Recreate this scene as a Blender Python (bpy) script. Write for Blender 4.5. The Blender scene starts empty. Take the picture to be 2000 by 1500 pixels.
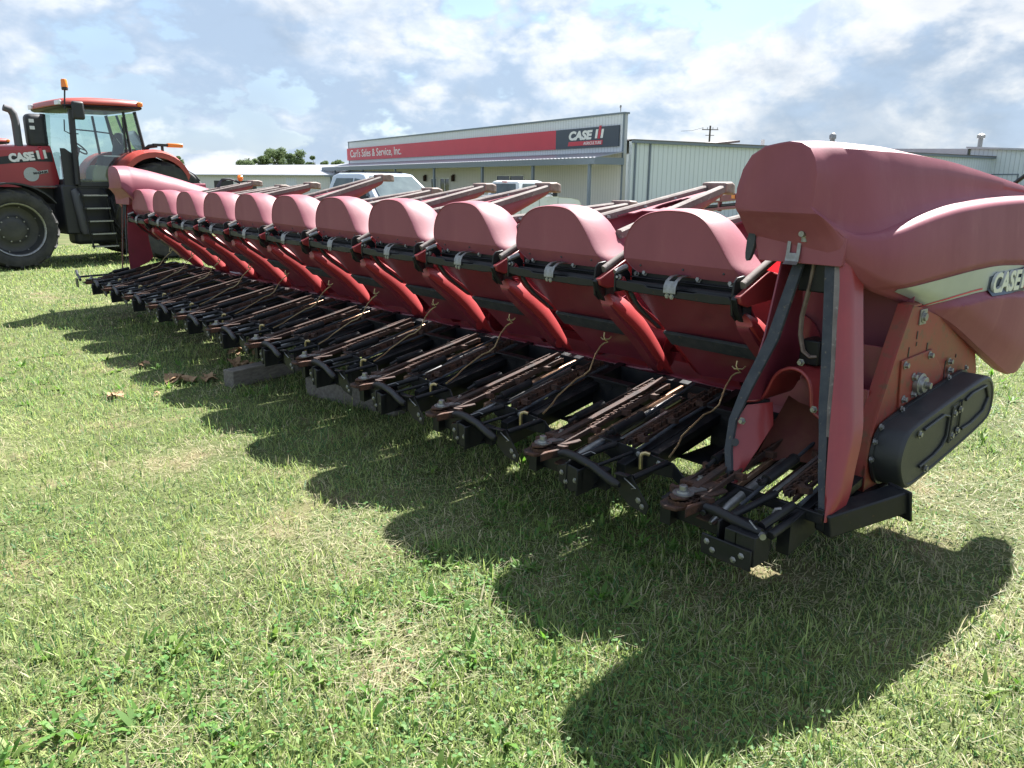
import bpy, math, random
import numpy as np
from mathutils import Vector, Matrix
random.seed(7); rng = np.random.default_rng(7)
SC = bpy.context.scene; COL = SC.collection
R = math.radians

# ------------------------------------------------------------------ camera
cam_d = bpy.data.cameras.new("camera"); cam = bpy.data.objects.new("camera", cam_d); COL.objects.link(cam)
_yaw, _pitch, _roll, _f = R(138.58), R(-14.583), .0087, 1508.6
_fw = Vector((math.cos(_pitch)*math.cos(_yaw), math.cos(_pitch)*math.sin(_yaw), math.sin(_pitch)))
_r = Vector((math.sin(_yaw), -math.cos(_yaw), 0)); _u = _r.cross(_fw)
_r2 = _r*math.cos(_roll)+_u*math.sin(_roll); _u2 = -_r*math.sin(_roll)+_u*math.cos(_roll)
_M = Matrix((_r2, _u2, -_fw)).transposed().to_4x4(); _M.translation = Vector((2.109, -2.8014, 1.55))
cam.matrix_world = _M
cam_d.sensor_fit = 'HORIZONTAL'; cam_d.sensor_width = 36; cam_d.lens = 36*_f/2000
cam_d.clip_start = .05; cam_d.clip_end = 5000
SC.camera = cam

# ------------------------------------------------------------------ sun, sky, exposure
SUN_EL = R(49.8)
SUN_DIR = Vector((-.27, .963, 0)).normalized()*math.cos(SUN_EL) + Vector((0, 0, math.sin(SUN_EL)))
sl = bpy.data.lights.new("sun", 'SUN'); sl.energy = 4.4; sl.angle = R(.55); sl.color = (1, .965, .92)
sun = bpy.data.objects.new("sun", sl); COL.objects.link(sun)
sun.rotation_euler = SUN_DIR.to_track_quat('Z', 'Y').to_euler()
SC.view_settings.view_transform = 'Standard'; SC.view_settings.look = 'None'
SC.view_settings.exposure = 2.1; SC.view_settings.gamma = 1
SC.cycles.max_bounces = 6; SC.cycles.transparent_max_bounces = 8
SC.cycles.use_denoising = True

def nd(t, kind, **kw):
    n = t.nodes.new(kind)
    for k, v in kw.items():
        if k in n.inputs.keys() if isinstance(k, str) else False: n.inputs[k].default_value = v
        else: setattr(n, k, v)
    return n

CLOUD_X, CLOUD_Y, CLOUD_Z = 6.1, 3.2, 1.4
def build_world():
    w = bpy.data.worlds.new("World"); SC.world = w; w.use_nodes = True
    t = w.node_tree; t.nodes.clear(); L = t.links.new
    out = nd(t, 'ShaderNodeOutputWorld')
    sky = nd(t, 'ShaderNodeTexSky', sky_type='NISHITA', sun_disc=False)
    sky.sun_elevation = SUN_EL; sky.sun_rotation = math.atan2(SUN_DIR.x, SUN_DIR.y)
    sky.dust_density = .5; sky.air_density = 1.1; sky.ozone_density = 2.5
    bg1 = nd(t, 'ShaderNodeBackground'); bg1.inputs[1].default_value = .048
    L(sky.outputs[0], bg1.inputs[0])
    tc = nd(t, 'ShaderNodeTexCoord')
    sep = nd(t, 'ShaderNodeSeparateXYZ'); L(tc.outputs['Generated'], sep.inputs[0])
    def M(op, a, b=None, c=None, clamp=False):
        n = nd(t, 'ShaderNodeMath', operation=op, use_clamp=clamp)
        for i, x in enumerate((a, b, c)):
            if x is None: continue
            if isinstance(x, (int, float)): n.inputs[i].default_value = x
            else: L(x, n.inputs[i])
        return n.outputs[0]
    # cloud field on the sky sphere
    mpz = nd(t, 'ShaderNodeMapping'); mpz.inputs['Scale'].default_value = (1, 1, 1.75); L(tc.outputs['Generated'], mpz.inputs[0]); P0 = mpz.outputs[0]
    def shift(off, sc=(1, 1, 1)):
        n = nd(t, 'ShaderNodeMapping'); n.inputs['Location'].default_value = off; n.inputs['Scale'].default_value = sc; L(P0, n.inputs[0]); return n.outputs[0]
    def noise(vec, scale, detail, rough, dist=0.0):
        n = nd(t, 'ShaderNodeTexNoise'); n.inputs['Scale'].default_value = scale; n.inputs['Detail'].default_value = detail
        n.inputs['Roughness'].default_value = rough; n.inputs['Distortion'].default_value = dist; L(vec, n.inputs['Vector']); return n.outputs[0]
    def ramp(x, a, b, ca=0., cb=1.):
        n = nd(t, 'ShaderNodeMapRange', interpolation_type='SMOOTHSTEP'); L(x, n.inputs[0])
        for i, v in zip((1, 2, 3, 4), (a, b, ca, cb)): n.inputs[i].default_value = v
        return n.outputs[0]
    def field(off):
        v = shift(off)
        b = noise(v, 3.1, 8, .55, .2); g = noise(shift((off[0]+4.3, off[1]+1.7, off[2]+2.2)), 1.15, 2, .5)
        bl = M('ABSOLUTE', M('SUBTRACT', noise(v, 8.5, 5, .55), .5))
        return M('SUBTRACT', M('MULTIPLY_ADD', g, .55, b), M('MULTIPLY', bl, .60))
    O = (CLOUD_X, CLOUD_Y, CLOUD_Z)
    d0 = field(O); d1 = field((O[0]-.012, O[1]+.03, O[2]+.06))
    cover = ramp(d0, .60, .72)
    veil = ramp(noise(shift((5.5, 7.7, .3)), 1.5, 5, .55), .36, .64, .30, .92)
    mask = M('MAXIMUM', cover, veil)
    lit = ramp(M('SUBTRACT', d0, d1), -.07, .13)
    crest = M('MULTIPLY', M('MULTIPLY', lit, ramp(d0, .63, .675)), ramp(noise(shift((2.2, .4, 7.)), 6.5, 6, .6, .3), .34, .60, .35, 1.0))
    bright = M('ADD', M('MULTIPLY_ADD', crest, .088, .182), M('MULTIPLY', ramp(d0, .74, .92), -.04))
    colr = nd(t, 'ShaderNodeMixRGB'); L(crest, colr.inputs[0])
    colr.inputs[1].default_value = (.64, .82, 1.08, 1); colr.inputs[2].default_value = (.97, .985, 1.0, 1)
    bg2 = nd(t, 'ShaderNodeBackground'); L(colr.outputs[0], bg2.inputs[0]); L(bright, bg2.inputs[1])
    mix = nd(t, 'ShaderNodeMixShader'); L(M('MULTIPLY', mask, .95), mix.inputs[0]); L(bg1.outputs[0], mix.inputs[1]); L(bg2.outputs[0], mix.inputs[2])
    L(mix.outputs[0], out.inputs[0])
build_world()

# ------------------------------------------------------------------ materials
def mat(name, c1, c2=None, scale=8., rough=.5, metal=0., spec=.5, lo=.35, hi=.65, bump=0., bscale=60., rough2=None, coat=0., detail=6., stretch=None, c3=None, s3=30., lo3=.6, hi3=.75, trans=None):
    m = bpy.data.materials.new(name); m.use_nodes = True
    t = m.node_tree; L = t.links.new; b = t.nodes['Principled BSDF']
    b.inputs['Base Color'].default_value = (*c1, 1); b.inputs['Roughness'].default_value = rough
    b.inputs['Metallic'].default_value = metal; b.inputs['Specular IOR Level'].default_value = spec
    b.inputs['Coat Weight'].default_value = coat; b.inputs['Coat Roughness'].default_value = .12
    tc = nd(t, 'ShaderNodeTexCoord'); vec = tc.outputs['Object']
    if stretch:
        mp = nd(t, 'ShaderNodeMapping'); mp.inputs['Scale'].default_value = stretch; L(vec, mp.inputs[0]); vec = mp.outputs[0]
    def nz(s, d=detail, r=.6):
        n = nd(t, 'ShaderNodeTexNoise'); n.inputs['Scale'].default_value = s; n.inputs['Detail'].default_value = d
        n.inputs['Roughness'].default_value = r; L(vec, n.inputs['Vector']); return n.outputs[0]
    def mr(x, a, c, o0=0., o1=1.):
        n = nd(t, 'ShaderNodeMapRange'); L(x, n.inputs[0])
        for i, v in zip((1, 2, 3, 4), (a, c, o0, o1)): n.inputs[i].default_value = v
        return n.outputs[0]
    col = None
    if c2:
        f = mr(nz(scale), lo, hi)
        mx = nd(t, 'ShaderNodeMixRGB'); L(f, mx.inputs[0]); mx.inputs[1].default_value = (*c1, 1); mx.inputs[2].default_value = (*c2, 1)
        col = mx.outputs[0]
        if rough2 is not None: L(mr(nz(scale), lo, hi, rough, rough2), b.inputs['Roughness'])
    if c3:
        f = mr(nz(s3), lo3, hi3)
        mx = nd(t, 'ShaderNodeMixRGB'); L(f, mx.inputs[0]); mx.inputs[2].default_value = (*c3, 1)
        if col: L(col, mx.inputs[1])
        else: mx.inputs[1].default_value = (*c1, 1)
        col = mx.outputs[0]
    if col: L(col, b.inputs['Base Color'])
    if bump:
        bp = nd(t, 'ShaderNodeBump'); bp.inputs['Strength'].default_value = bump; bp.inputs['Distance'].default_value = .01
        L(nz(bscale, 4), bp.inputs['Height']); L(bp.outputs[0], b.inputs['Normal'])
    m['b'] = 1
    return m

def glass(name, tint, rough=.03, alpha=.35):
    m = bpy.data.materials.new(name); m.use_nodes = True; t = m.node_tree; L = t.links.new
    t.nodes.clear(); o = nd(t, 'ShaderNodeOutputMaterial')
    tr = nd(t, 'ShaderNodeBsdfTransparent'); tr.inputs[0].default_value = (*tint, 1)
    gl = nd(t, 'ShaderNodeBsdfGlossy'); gl.inputs['Roughness'].default_value = rough; gl.inputs[0].default_value = (.9, .95, 1, 1)
    fr = nd(t, 'ShaderNodeFresnel'); fr.inputs[0].default_value = 1.5
    ad = nd(t, 'ShaderNodeMath', operation='ADD'); L(fr.outputs[0], ad.inputs[0]); ad.inputs[1].default_value = alpha*.15
    mx = nd(t, 'ShaderNodeMixShader'); L(ad.outputs[0], mx.inputs[0]); L(tr.outputs[0], mx.inputs[1]); L(gl.outputs[0], mx.inputs[2])
    L(mx.outputs[0], o.inputs[0]); return m

MT = dict(
 hood=mat('faded_red_plastic', (.268, .076, .102), (.228, .064, .087), 3.5, .52, spec=.35, rough2=.6, bump=.04, bscale=140, c3=(.32, .12, .135), s3=11, lo3=.56, hi3=1.0, coat=.0, stretch=(1, 1, .35)),
 red=mat('red_paint', (.23, .038, .060), (.19, .032, .052), 5, .42, spec=.5, c3=(.16, .055, .035), s3=26, lo3=.62, hi3=.74, coat=.15),
 redbar=mat('bright_red_plastic', (.29, .036, .038), (.24, .03, .034), 6, .38, c3=(.24, .05, .04), s3=30, lo3=.66, hi3=.8, coat=.2),
 barred=mat('sunlit_tone_red_plastic', (.36, .048, .048), (.31, .04, .042), 6, .42, c3=(.26, .07, .055), s3=30, lo3=.66, hi3=.82),  # lighter copy of the red plastic, sunlight put into the colour
 redplate=mat('worn_red_plate', (.24, .03, .027), (.20, .052, .03), 6, .5, c3=(.13, .055, .032), s3=24, lo3=.54, hi3=.68),
 black=mat('black_paint', (.008, .009, .012), (.022, .02, .02), 12, .42, spec=.35, lo=.45, hi=.75, rough2=.65, c3=(.10, .045, .025), s3=38, lo3=.66, hi3=.78),
 blackpl=mat('black_plastic', (.018, .02, .024), (.03, .032, .036), 6, .48, bump=.1, bscale=300),
 rubber=mat('dusty_rubber', (.028, .034, .046), (.06, .065, .075), 14, .75, lo=.4, hi=.75, c3=(.14, .12, .09), s3=60, lo3=.6, hi3=.72),
 rust=mat('rusty_chain_steel', (.028, .016, .013), (.11, .045, .025), 16, .8, lo=.38, hi=.66, bump=.5, bscale=160, c3=(.035, .02, .016), s3=40, lo3=.56, hi3=.7),
 darkrust=mat('dark_rusty_steel', (.024, .016, .014), (.075, .034, .022), 14, .8, bump=.4, bscale=160),
 tan=mat('polished_rusty_edge', (.62, .42, .30), (.45, .24, .14), 20, .32, metal=.55),
 zinc=mat('zinc_steel', (.34, .345, .35), (.22, .215, .205), 30, .45, metal=.8),
 gold=mat('zinc_chromate_rod', (.56, .45, .24), (.40, .31, .17), 20, .38, metal=.8),
 brownwear=mat('worn_brown_poly', (.16, .11, .095), (.26, .20, .17), 18, .6, c3=(.36, .30, .26), s3=60, lo3=.6, hi3=.72),
 railgrey=mat('worn_grey_rail', (.21, .185, .175), (.13, .105, .095), 10, .75, metal=.0, spec=.2, c3=(.32, .29, .27), s3=50, lo3=.58, hi3=.7),
 apron=mat('rusty_red_apron', (.11, .022, .02), (.16, .06, .035), 7, .7, lo=.35, hi=.7),
 silver=mat('silver_decal', (.42, .45, .44), (.36, .39, .39), 4, .35, metal=.35),
 railwhite=mat('badge_silver', (.62, .64, .63), rough=.3, metal=.2),
 white=mat('white_vinyl', (.80, .80, .78), rough=.5),
 signred=mat('sign_red', (.60, .045, .08), (.55, .04, .072), .6, .45),
 signdark=mat('sign_charcoal', (.055, .07, .10), rough=.5),
 wood=mat('weathered_timber', (.22, .20, .175), (.13, .115, .10), 6, .85, bump=.4, bscale=40, stretch=(9, 1, 9)),
 tyre=mat('tyre_rubber', (.021, .021, .023), (.048, .046, .044), 7, .8, bump=.2, bscale=90),
 rim=mat('dark_rim', (.03, .032, .036), (.05, .05, .05), 6, .4),
 trred=mat('tractor_red', (.36, .034, .040), (.31, .03, .036), 2, .35, coat=.25),
 trorange=mat('sun_faded_red', (.38, .055, .042), (.33, .046, .036), 3, .45, coat=.1),
 amber=mat('amber_lens', (.85, .22, .015), rough=.25, coat=.3),
 seat=mat('grey_seat', (.09, .09, .10), rough=.8),
 cream=mat('cream_vinyl', (.42, .42, .28), rough=.7),
 chrome=mat('bright_metal', (.7, .7, .7), rough=.18, metal=1.),
 lampglass=mat('clear_lamp', (.7, .72, .74), rough=.12, coat=.5),
 taillamp=mat('red_lamp', (.45, .01, .015), rough=.2, coat=.4),
 carwhite=mat('white_car_paint', (.74, .76, .78), rough=.22, coat=.5),
 carsilver=mat('pale_silver_car_paint', (.56, .62, .72), rough=.25, coat=.6, metal=.15),
 bodytrim=mat('dark_trim', (.02, .021, .024), rough=.5),
 trim=mat('slate_trim', (.17, .205, .25), rough=.5),
 roofmetal=mat('galvanised_roof', (.42, .43, .46), (.36, .37, .40), .6, .4, metal=.5),
 roofbrown=mat('dull_brown_roof', (.12, .095, .085), (.16, .13, .12), .8, .6),
 husk=mat('dry_husk', (.36, .24, .13), (.24, .14, .075), 18, .85),
 bark=mat('bark', (.07, .055, .042), rough=.9),
 polewood=mat('pole_wood', (.085, .07, .06), rough=.9),
 concrete=mat('concrete', (.33, .32, .30), rough=.9),
)
def thin(name, c):
    m = bpy.data.materials.new(name); m.use_nodes = True; t = m.node_tree; L = t.links.new; t.nodes.clear(); o = nd(t, 'ShaderNodeOutputMaterial')
    d = nd(t, 'ShaderNodeBsdfDiffuse'); d.inputs[0].default_value = (*c, 1); tl = nd(t, 'ShaderNodeBsdfTranslucent'); tl.inputs[0].default_value = (*c, 1)
    s = nd(t, 'ShaderNodeMixShader'); s.inputs[0].default_value = .5; L(d.outputs[0], s.inputs[1]); L(tl.outputs[0], s.inputs[2]); L(s.outputs[0], o.inputs[0]); return m
MT['thinred'] = thin('thin_red_poly', (.55, .022, .03))
def siding(name, c1, c2, pitch=.23, axis='X', edge=.12, dark=.72):
    """vertical ribbed sheet metal: noise colour variation, ribs as bump and as darker lines"""
    m = bpy.data.materials.new(name); m.use_nodes = True; t = m.node_tree; L = t.links.new; b = t.nodes['Principled BSDF']
    b.inputs['Roughness'].default_value = .5
    tc = nd(t, 'ShaderNodeTexCoord'); sp = nd(t, 'ShaderNodeSeparateXYZ'); L(tc.outputs['Object'], sp.inputs[0])
    dv = nd(t, 'ShaderNodeMath', operation='DIVIDE'); L(sp.outputs[axis], dv.inputs[0]); dv.inputs[1].default_value = pitch
    fr = nd(t, 'ShaderNodeMath', operation='FRACT'); L(dv.outputs[0], fr.inputs[0])
    pp = nd(t, 'ShaderNodeMath', operation='PINGPONG'); L(fr.outputs[0], pp.inputs[0]); pp.inputs[1].default_value = .5
    rp = nd(t, 'ShaderNodeMapRange'); L(pp.outputs[0], rp.inputs[0]); rp.inputs[1].default_value = 0; rp.inputs[2].default_value = edge
    n = nd(t, 'ShaderNodeTexNoise'); n.inputs['Scale'].default_value = .7; n.inputs['Detail'].default_value = 5; L(tc.outputs['Object'], n.inputs[0])
    mx = nd(t, 'ShaderNodeMixRGB'); L(n.outputs[0], mx.inputs[0]); mx.inputs[1].default_value = (*c1, 1); mx.inputs[2].default_value = (*c2, 1)
    m2 = nd(t, 'ShaderNodeMixRGB', blend_type='MIX'); L(rp.outputs[0], m2.inputs[0])
    m2.inputs[1].default_value = (c1[0]*dark, c1[1]*dark, c1[2]*dark, 1); L(mx.outputs[0], m2.inputs[2])
    L(m2.outputs[0], b.inputs['Base Color'])
    bp = nd(t, 'ShaderNodeBump'); bp.inputs['Strength'].default_value = .7; bp.inputs['Distance'].default_value = .02
    L(rp.outputs[0], bp.inputs['Height']); L(bp.outputs[0], b.inputs['Normal']); return m
MT['siding_grey'] = siding('pale_grey_siding', (.66, .69, .76), (.72, .75, .80))
MT['siding_cream'] = siding('cream_siding', (.68, .66, .62), (.73, .71, .67), pitch=.2)
MT['siding_green'] = siding('pale_green_siding', (.62, .68, .72), (.68, .73, .76), pitch=.3, axis='X')
MT['siding_white'] = siding('white_siding', (.66, .66, .64), (.70, .70, .68), pitch=.3, axis='X', dark=.9)
MT['glass'] = glass('clear_glass', (.72, .86, .84))
MT['darkglass'] = mat('dark_window_glass', (.03, .04, .05), rough=.06, spec=.8)
MT['carglass'] = mat('car_window_glass', (.10, .13, .135), (.06, .08, .09), 2, .05, spec=.5)

# ------------------------------------------------------------------ mesh helper
class MB:
    def __init__(s): s.v = []; s.f = []
    def add(s, vs, fs):
        o = len(s.v); s.v += [tuple(map(float, p)) for p in vs]; s.f += [tuple(i+o for i in f) for f in fs]; return s
    def box(s, x0, x1, y0, y1, z0, z1):
        v = [(x, y, z) for z in (z0, z1) for y in (y0, y1) for x in (x0, x1)]
        return s.add(v, [(0, 2, 3, 1), (4, 5, 7, 6), (0, 1, 5, 4), (2, 6, 7, 3), (0, 4, 6, 2), (1, 3, 7, 5)])
    def obox(s, c, d, size):
        """box centred at c, local x along d (horizontal or not), size (lx, ly, lz)"""
        d = Vector(d).normalized(); up = Vector((0, 0, 1)) if abs(d.z) < .95 else Vector((0, 1, 0))
        y = up.cross(d).normalized(); z = d.cross(y); c = Vector(c); a, b, e = (q/2 for q in size)
        v = [c+d*(i*a)+y*(j*b)+z*(k*e) for k in (-1, 1) for j in (-1, 1) for i in (-1, 1)]
        return s.add(v, [(0, 2, 3, 1), (4, 5, 7, 6), (0, 1, 5, 4), (2, 6, 7, 3), (0, 4, 6, 2), (1, 3, 7, 5)])
    def prism(s, poly, axis, a, b):
        """polygon in the plane normal to axis, extruded from a to b (x: (y,z), y: (x,z), z: (x,y))"""
        def P(q, w): return {'x': (w, q[0], q[1]), 'y': (q[0], w, q[1]), 'z': (q[0], q[1], w)}[axis]
        n = len(poly); v = [P(q, a) for q in poly]+[P(q, b) for q in poly]
        area = sum(poly[i][0]*poly[(i+1) % n][1]-poly[(i+1) % n][0]*poly[i][1] for i in range(n))
        flip = (area > 0) == (b > a)
        if axis == 'y': flip = not flip
        f = [tuple(range(n)), tuple(range(2*n-1, n-1, -1))]+[(i, i+n, (i+1) % n+n, (i+1) % n) for i in range(n)]
        if flip: f = [tuple(reversed(q)) for q in f]
        return s.add(v, f)
    def tube(s, pts, r, n=8, cap=True, flat=None):
        pts = [Vector(p) for p in pts]; m = len(pts); rs = r if isinstance(r, (list, tuple)) else [r]*m
        rings = []; prev = None
        for i, p in enumerate(pts):
            d = (pts[min(i+1, m-1)]-pts[max(i-1, 0)]).normalized()
            if prev is None:
                a = Vector((0, 0, 1)) if abs(d.z) < .9 else Vector((1, 0, 0)); x = a.cross(d).normalized()
            else: x = (prev-d*prev.dot(d)).normalized()
            prev = x; y = d.cross(x); fl = flat or 1
            rings.append([p+x*(rs[i]*math.cos(2*math.pi*k/n))+y*(rs[i]*fl*math.sin(2*math.pi*k/n)) for k in range(n)])
        return s.loft(rings, True, cap)
    def cyl(s, p0, p1, r, n=14): return s.tube([p0, p1], r, n)
    def loft(s, rings, closed=True, cap=True):
        n = len(rings[0]); m = len(rings); v = [p for q in rings for p in q]; f = []
        for i in range(m-1):
            for k in range(n if closed else n-1):
                a, b = i*n+k, i*n+(k+1) % n; f.append((a, b, b+n, a+n))
        if cap and closed: f += [tuple(range(n-1, -1, -1)), tuple((m-1)*n+k for k in range(n))]
        return s.add(v, f)
    def lathe(s, prof, o, ax, n=24):
        """prof: (radius, height along ax)"""
        o = Vector(o); ax = Vector(ax).normalized(); a = Vector((0, 0, 1)) if abs(ax.z) < .9 else Vector((1, 0, 0))
        x = a.cross(ax).normalized(); y = ax.cross(x)
        return s.loft([[o+ax*h+x*(r*math.cos(2*math.pi*k/n))+y*(r*math.sin(2*math.pi*k/n)) for k in range(n)] for r, h in prof])
    def bolt(s, c, ax, r=.011, h=.012):
        return s.lathe([(r*1.25, 0), (r*1.25, .003), (r*.82, .0032), (r*.78, h)], c, ax, 6 if r < .02 else 8)
    def mesh(s, name, smooth=35):
        me = bpy.data.meshes.new(name); me.from_pydata(s.v, [], s.f); me.update()
        if smooth:
            me.polygons.foreach_set('use_smooth', [True]*len(me.polygons)); me.set_sharp_from_angle(angle=R(smooth))
        return me

def put(name, mb, m, parent=None, loc=(0, 0, 0), rot=None, bevel=0., seg=2, smooth=35):
    me = mb.mesh(name, smooth) if isinstance(mb, MB) else mb
    if m and not me.materials: me.materials.append(MT[m] if isinstance(m, str) else m)
    o = bpy.data.objects.new(name, me); COL.objects.link(o); o.parent = parent; o.location = loc
    if rot: o.rotation_euler = rot
    if bevel:
        b = o.modifiers.new('bevel', 'BEVEL'); b.width = bevel; b.segments = seg; b.limit_method = 'ANGLE'; b.angle_limit = R(40)
    return o
def weld(o, mb, m):
    """fasteners and other tiny surface detail go into the mesh of the part they sit on"""
    import bmesh
    me = mb.mesh('detail'); o.data.materials.append(MT[m]); k = len(o.data.materials)-1
    me.polygons.foreach_set('material_index', [k]*len(me.polygons))
    b = bmesh.new(); b.from_mesh(o.data); b.from_mesh(me); b.to_mesh(o.data); b.free(); bpy.data.meshes.remove(me)
def empty(name, loc=(0, 0, 0), rz=0, parent=None):
    o = bpy.data.objects.new(name, None); COL.objects.link(o); o.location = loc; o.rotation_euler = (0, 0, rz); o.parent = parent; o.empty_display_size = .2; return o
def tag(o, label=None, cat=None, group=None, kind=None):
    for k, v in dict(label=label, category=cat, group=group, kind=kind).items():
        if v: o[k] = v
    return o
def copy_tree(o, parent=None):
    c = o.copy(); COL.objects.link(c); c.parent = parent
    for ch in list(o.children): copy_tree(ch, c)
    return c
def text_mesh(s, size, depth=.004, bold=0., shear=0., width=None):
    cu = bpy.data.curves.new('lettering', 'FONT'); cu.body = s; cu.size = size; cu.extrude = depth; cu.offset = bold; cu.shear = shear
    cu.resolution_u = 3
    o = bpy.data.objects.new('lettering', cu); COL.objects.link(o)
    dg = bpy.context.evaluated_depsgraph_get(); me = bpy.data.meshes.new_from_object(o.evaluated_get(dg))
    bpy.data.objects.remove(o)
    n = len(me.vertices); co = np.empty(n*3, 'f'); me.vertices.foreach_get('co', co); co = co.reshape(-1, 3)
    co[:, 0] -= co[:, 0].min()
    if width: co[:, 0] *= width/co[:, 0].max()
    me.vertices.foreach_set('co', co.ravel()); me.update(); return me
def xform(me, Mx):
    me.transform(Mx); me.update(); return me
def frame(o, x, y):
    x = Vector(x).normalized(); y = Vector(y); y = (y-x*y.dot(x)).normalized(); z = x.cross(y)
    m = Matrix((x, y, z)).transposed().to_4x4(); m.translation = Vector(o); return m
def lerp(xs, ys, x): return float(np.interp(x, xs, ys))
# ================================================================== corn head
S = .762
D = lambda y: .40+.2*(y+.56)
corn = empty('corn_head', (0, 0, 0))
tag(corn, 'long faded red twelve-row corn harvesting head with black row units, standing on the grass', 'corn head')

def repeat(root, xs, first):
    """root built at module origin; copies of it and its children at the other x positions"""
    out = []
    for i, x in enumerate(xs):
        o = root if i == 0 else copy_tree(root, root.parent)
        o.location.x = x+first[0]; o.location.y = first[1]; o.location.z = first[2]; out.append(o)
    return out

# ---------------- row unit (origin: under its nose)
def chain(mb, x, y0, y1, dz, lug=1):
    y = y0; i = 0
    while y < y1:
        w = .016 if i % 2 else .011
        mb.box(x-w, x-w+.006, y, y+.034, D(y)+dz-.011, D(y)+dz+.013)
        mb.box(x+w-.006, x+w, y, y+.034, D(y)+dz-.011, D(y)+dz+.013)
        mb.box(x-w, x+w, y+.004, y+.012, D(y)+dz-.008, D(y)+dz+.008)
        if i % 7 == 2:
            z = D(y)+dz+.004
            mb.prism([(x+lug*.012, y-.01), (x+lug*.03, y-.022), (x+lug*.058, y-.012), (x+lug*.062, y+.012), (x+lug*.045, y+.004), (x+lug*.028, y+.014), (x+lug*.012, y+.04)], 'z', z-.012, z+.012)
        y += .030; i += 1
def sloped(mb, x0, x1, y0, y1, a, b):
    """box following the deck slope, from a to b relative to the deck"""
    v = [(x, y, D(y)+h) for h in (a, b) for y in (y0, y1) for x in (x0, x1)]
    mb.add(v, [(0, 2, 3, 1), (4, 5, 7, 6), (0, 1, 5, 4), (2, 6, 7, 3), (0, 4, 6, 2), (1, 3, 7, 5)])
def make_row_unit(near=False):
    m = MB()
    sloped(m, -.375, -.325, -.50, .48, -.15, -.045)          # left frame channel
    sloped(m, .068, .118, -.40, .48, -.16, -.035)            # right frame channel
    sloped(m, -.325, .068, -.46, -.43, -.14, -.05)
    sloped(m, -.325, .068, .10, .13, -.14, -.05); sloped(m, -.325, .068, .40, .44, -.14, -.03)
    # rear cross panel with its slotted opening, between this unit and the next
    y = .215
    if near: far_side = None
    else:
     far_side = 1
     m.prism([(.118, .40), (.41, .40), (.41, .555), (.118, .555)], 'y', y, y+.012)
     m.box(.118, .41, y-.05, y, .548, .556)
     m.prism([(.15, .505), (.158, .515), (.25, .515), (.258, .505), (.25, .493), (.158, .493)], 'y', y-.0035, y-.0005)
     m.box(.118, .41, .44, .455, .44, .565)
     m.box(.118, .60, .456, .50, .47, .545)
    if not near: m.box(.118, .41, -.03, .214, .345, .353); m.prism([(.118, .345), (.41, .345), (.41, .40), (.118, .40)], 'y', y+.001, y+.011)
    sloped(m, .118, .165, -.24, .21, -.075, -.04)
    u = put('row_unit', m, 'black', corn, bevel=.004)
    # deck and stripper plates
    m = MB(); sloped(m, -.21, -.125, -.50, .34, -.078, -.070); sloped(m, -.10, -.06, -.30, .30, -.082, -.076)
    sloped(m, -.266, -.236, -.46, .32, .006, .020); sloped(m, -.312, -.304, -.44, .30, -.02, .012); sloped(m, -.33, -.30, -.45, .32, -.03, -.008); sloped(m, .008, .018, -.28, .30, -.012, .014); sloped(m, -.198, -.188, -.50, .28, -.01, .012)
    m.prism([(-.24, -.50), (-.17, -.47), (-.155, -.38), (-.2, -.36), (-.24, -.40)], 'z', D(-.45)+.0, D(-.45)+.008)
    put('deck_plate', m, 'darkrust', u, bevel=.002)
    m = MB(); sloped(m, -.196, -.180, -.30, .39, -.062, -.036); put('stripper_edge', m, 'tan', u, bevel=.003)
    m = MB(); sloped(m, -.02, -.004, -.30, .04, -.010, .003); put('stripper_edge', m, 'zinc', u, bevel=.002)
    # stalk rolls under the deck and a hydraulic line along it
    m = MB(); m.tube([(-.145, -.50, D(-.5)-.075), (-.145, -.40, D(-.4)-.06), (-.145, .30, D(.3)-.06)], [.008, .022, .022], 12); put('stalk_roll', m, 'zinc', u)
    m = MB(); m.tube([(-.075, -.42, D(-.42)-.02), (-.078, -.2, D(-.2)-.012), (-.085, .12, D(.12)-.004), (-.08, .34, D(.34)+.01)], .0075, 8); m.tube([(.092, -.30, D(-.3)-.02), (.088, -.05, D(-.05)-.01), (.09, .36, D(.36)-.012)], .008, 8); put('hydraulic_line', m, 'rubber', u)
    # the two gathering chains
    m = MB(); chain(m, .035, -.295, .34, .0, 1); sloped(m, .050, .062, -.28, .30, -.03, -.012); chain(m, .0, .0, .30, -.02, -1)
    put('gathering_chain', m, 'rust', u)
    m = MB(); chain(m, -.215, -.54, .30, -.006, 1); chain(m, -.285, -.54, .30, -.006, -1)
    for a in range(9):                                        # chain round the front idler
        t = R(180+a*22.5); m.obox((-.25+.036*math.cos(t), -.545+.036*math.sin(t), D(-.55)+.003), (-math.sin(t), math.cos(t), 0), (.026, .02, .022))
    put('gathering_chain', m, 'rust', u)
    # idler carrier with bolt
    m = MB(); z = D(-.52)
    m.prism([(-.305, -.60), (-.27, -.62), (-.225, -.61), (-.205, -.56), (-.215, -.45), (-.235, -.40), (-.275, -.40), (-.295, -.46), (-.315, -.54)], 'z', z-.022, z-.008)
    m.prism([(-.195, -.58), (-.185, -.50), (-.165, -.47), (-.178, -.57), (-.176, -.62)], 'z', z-.03, z+.006)
    m.prism([(-.285, -.57), (-.25, -.60), (-.215, -.565), (-.225, -.48), (-.28, -.48)], 'z', z+.012, z+.022)
    m.box(-.30, -.20, -.44, -.36, z+.018, z+.034); m.box(-.335, -.30, -.44, -.34, z-.01, z+.03)
    put('idler_bracket', m, 'rust', u, bevel=.003)
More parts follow.
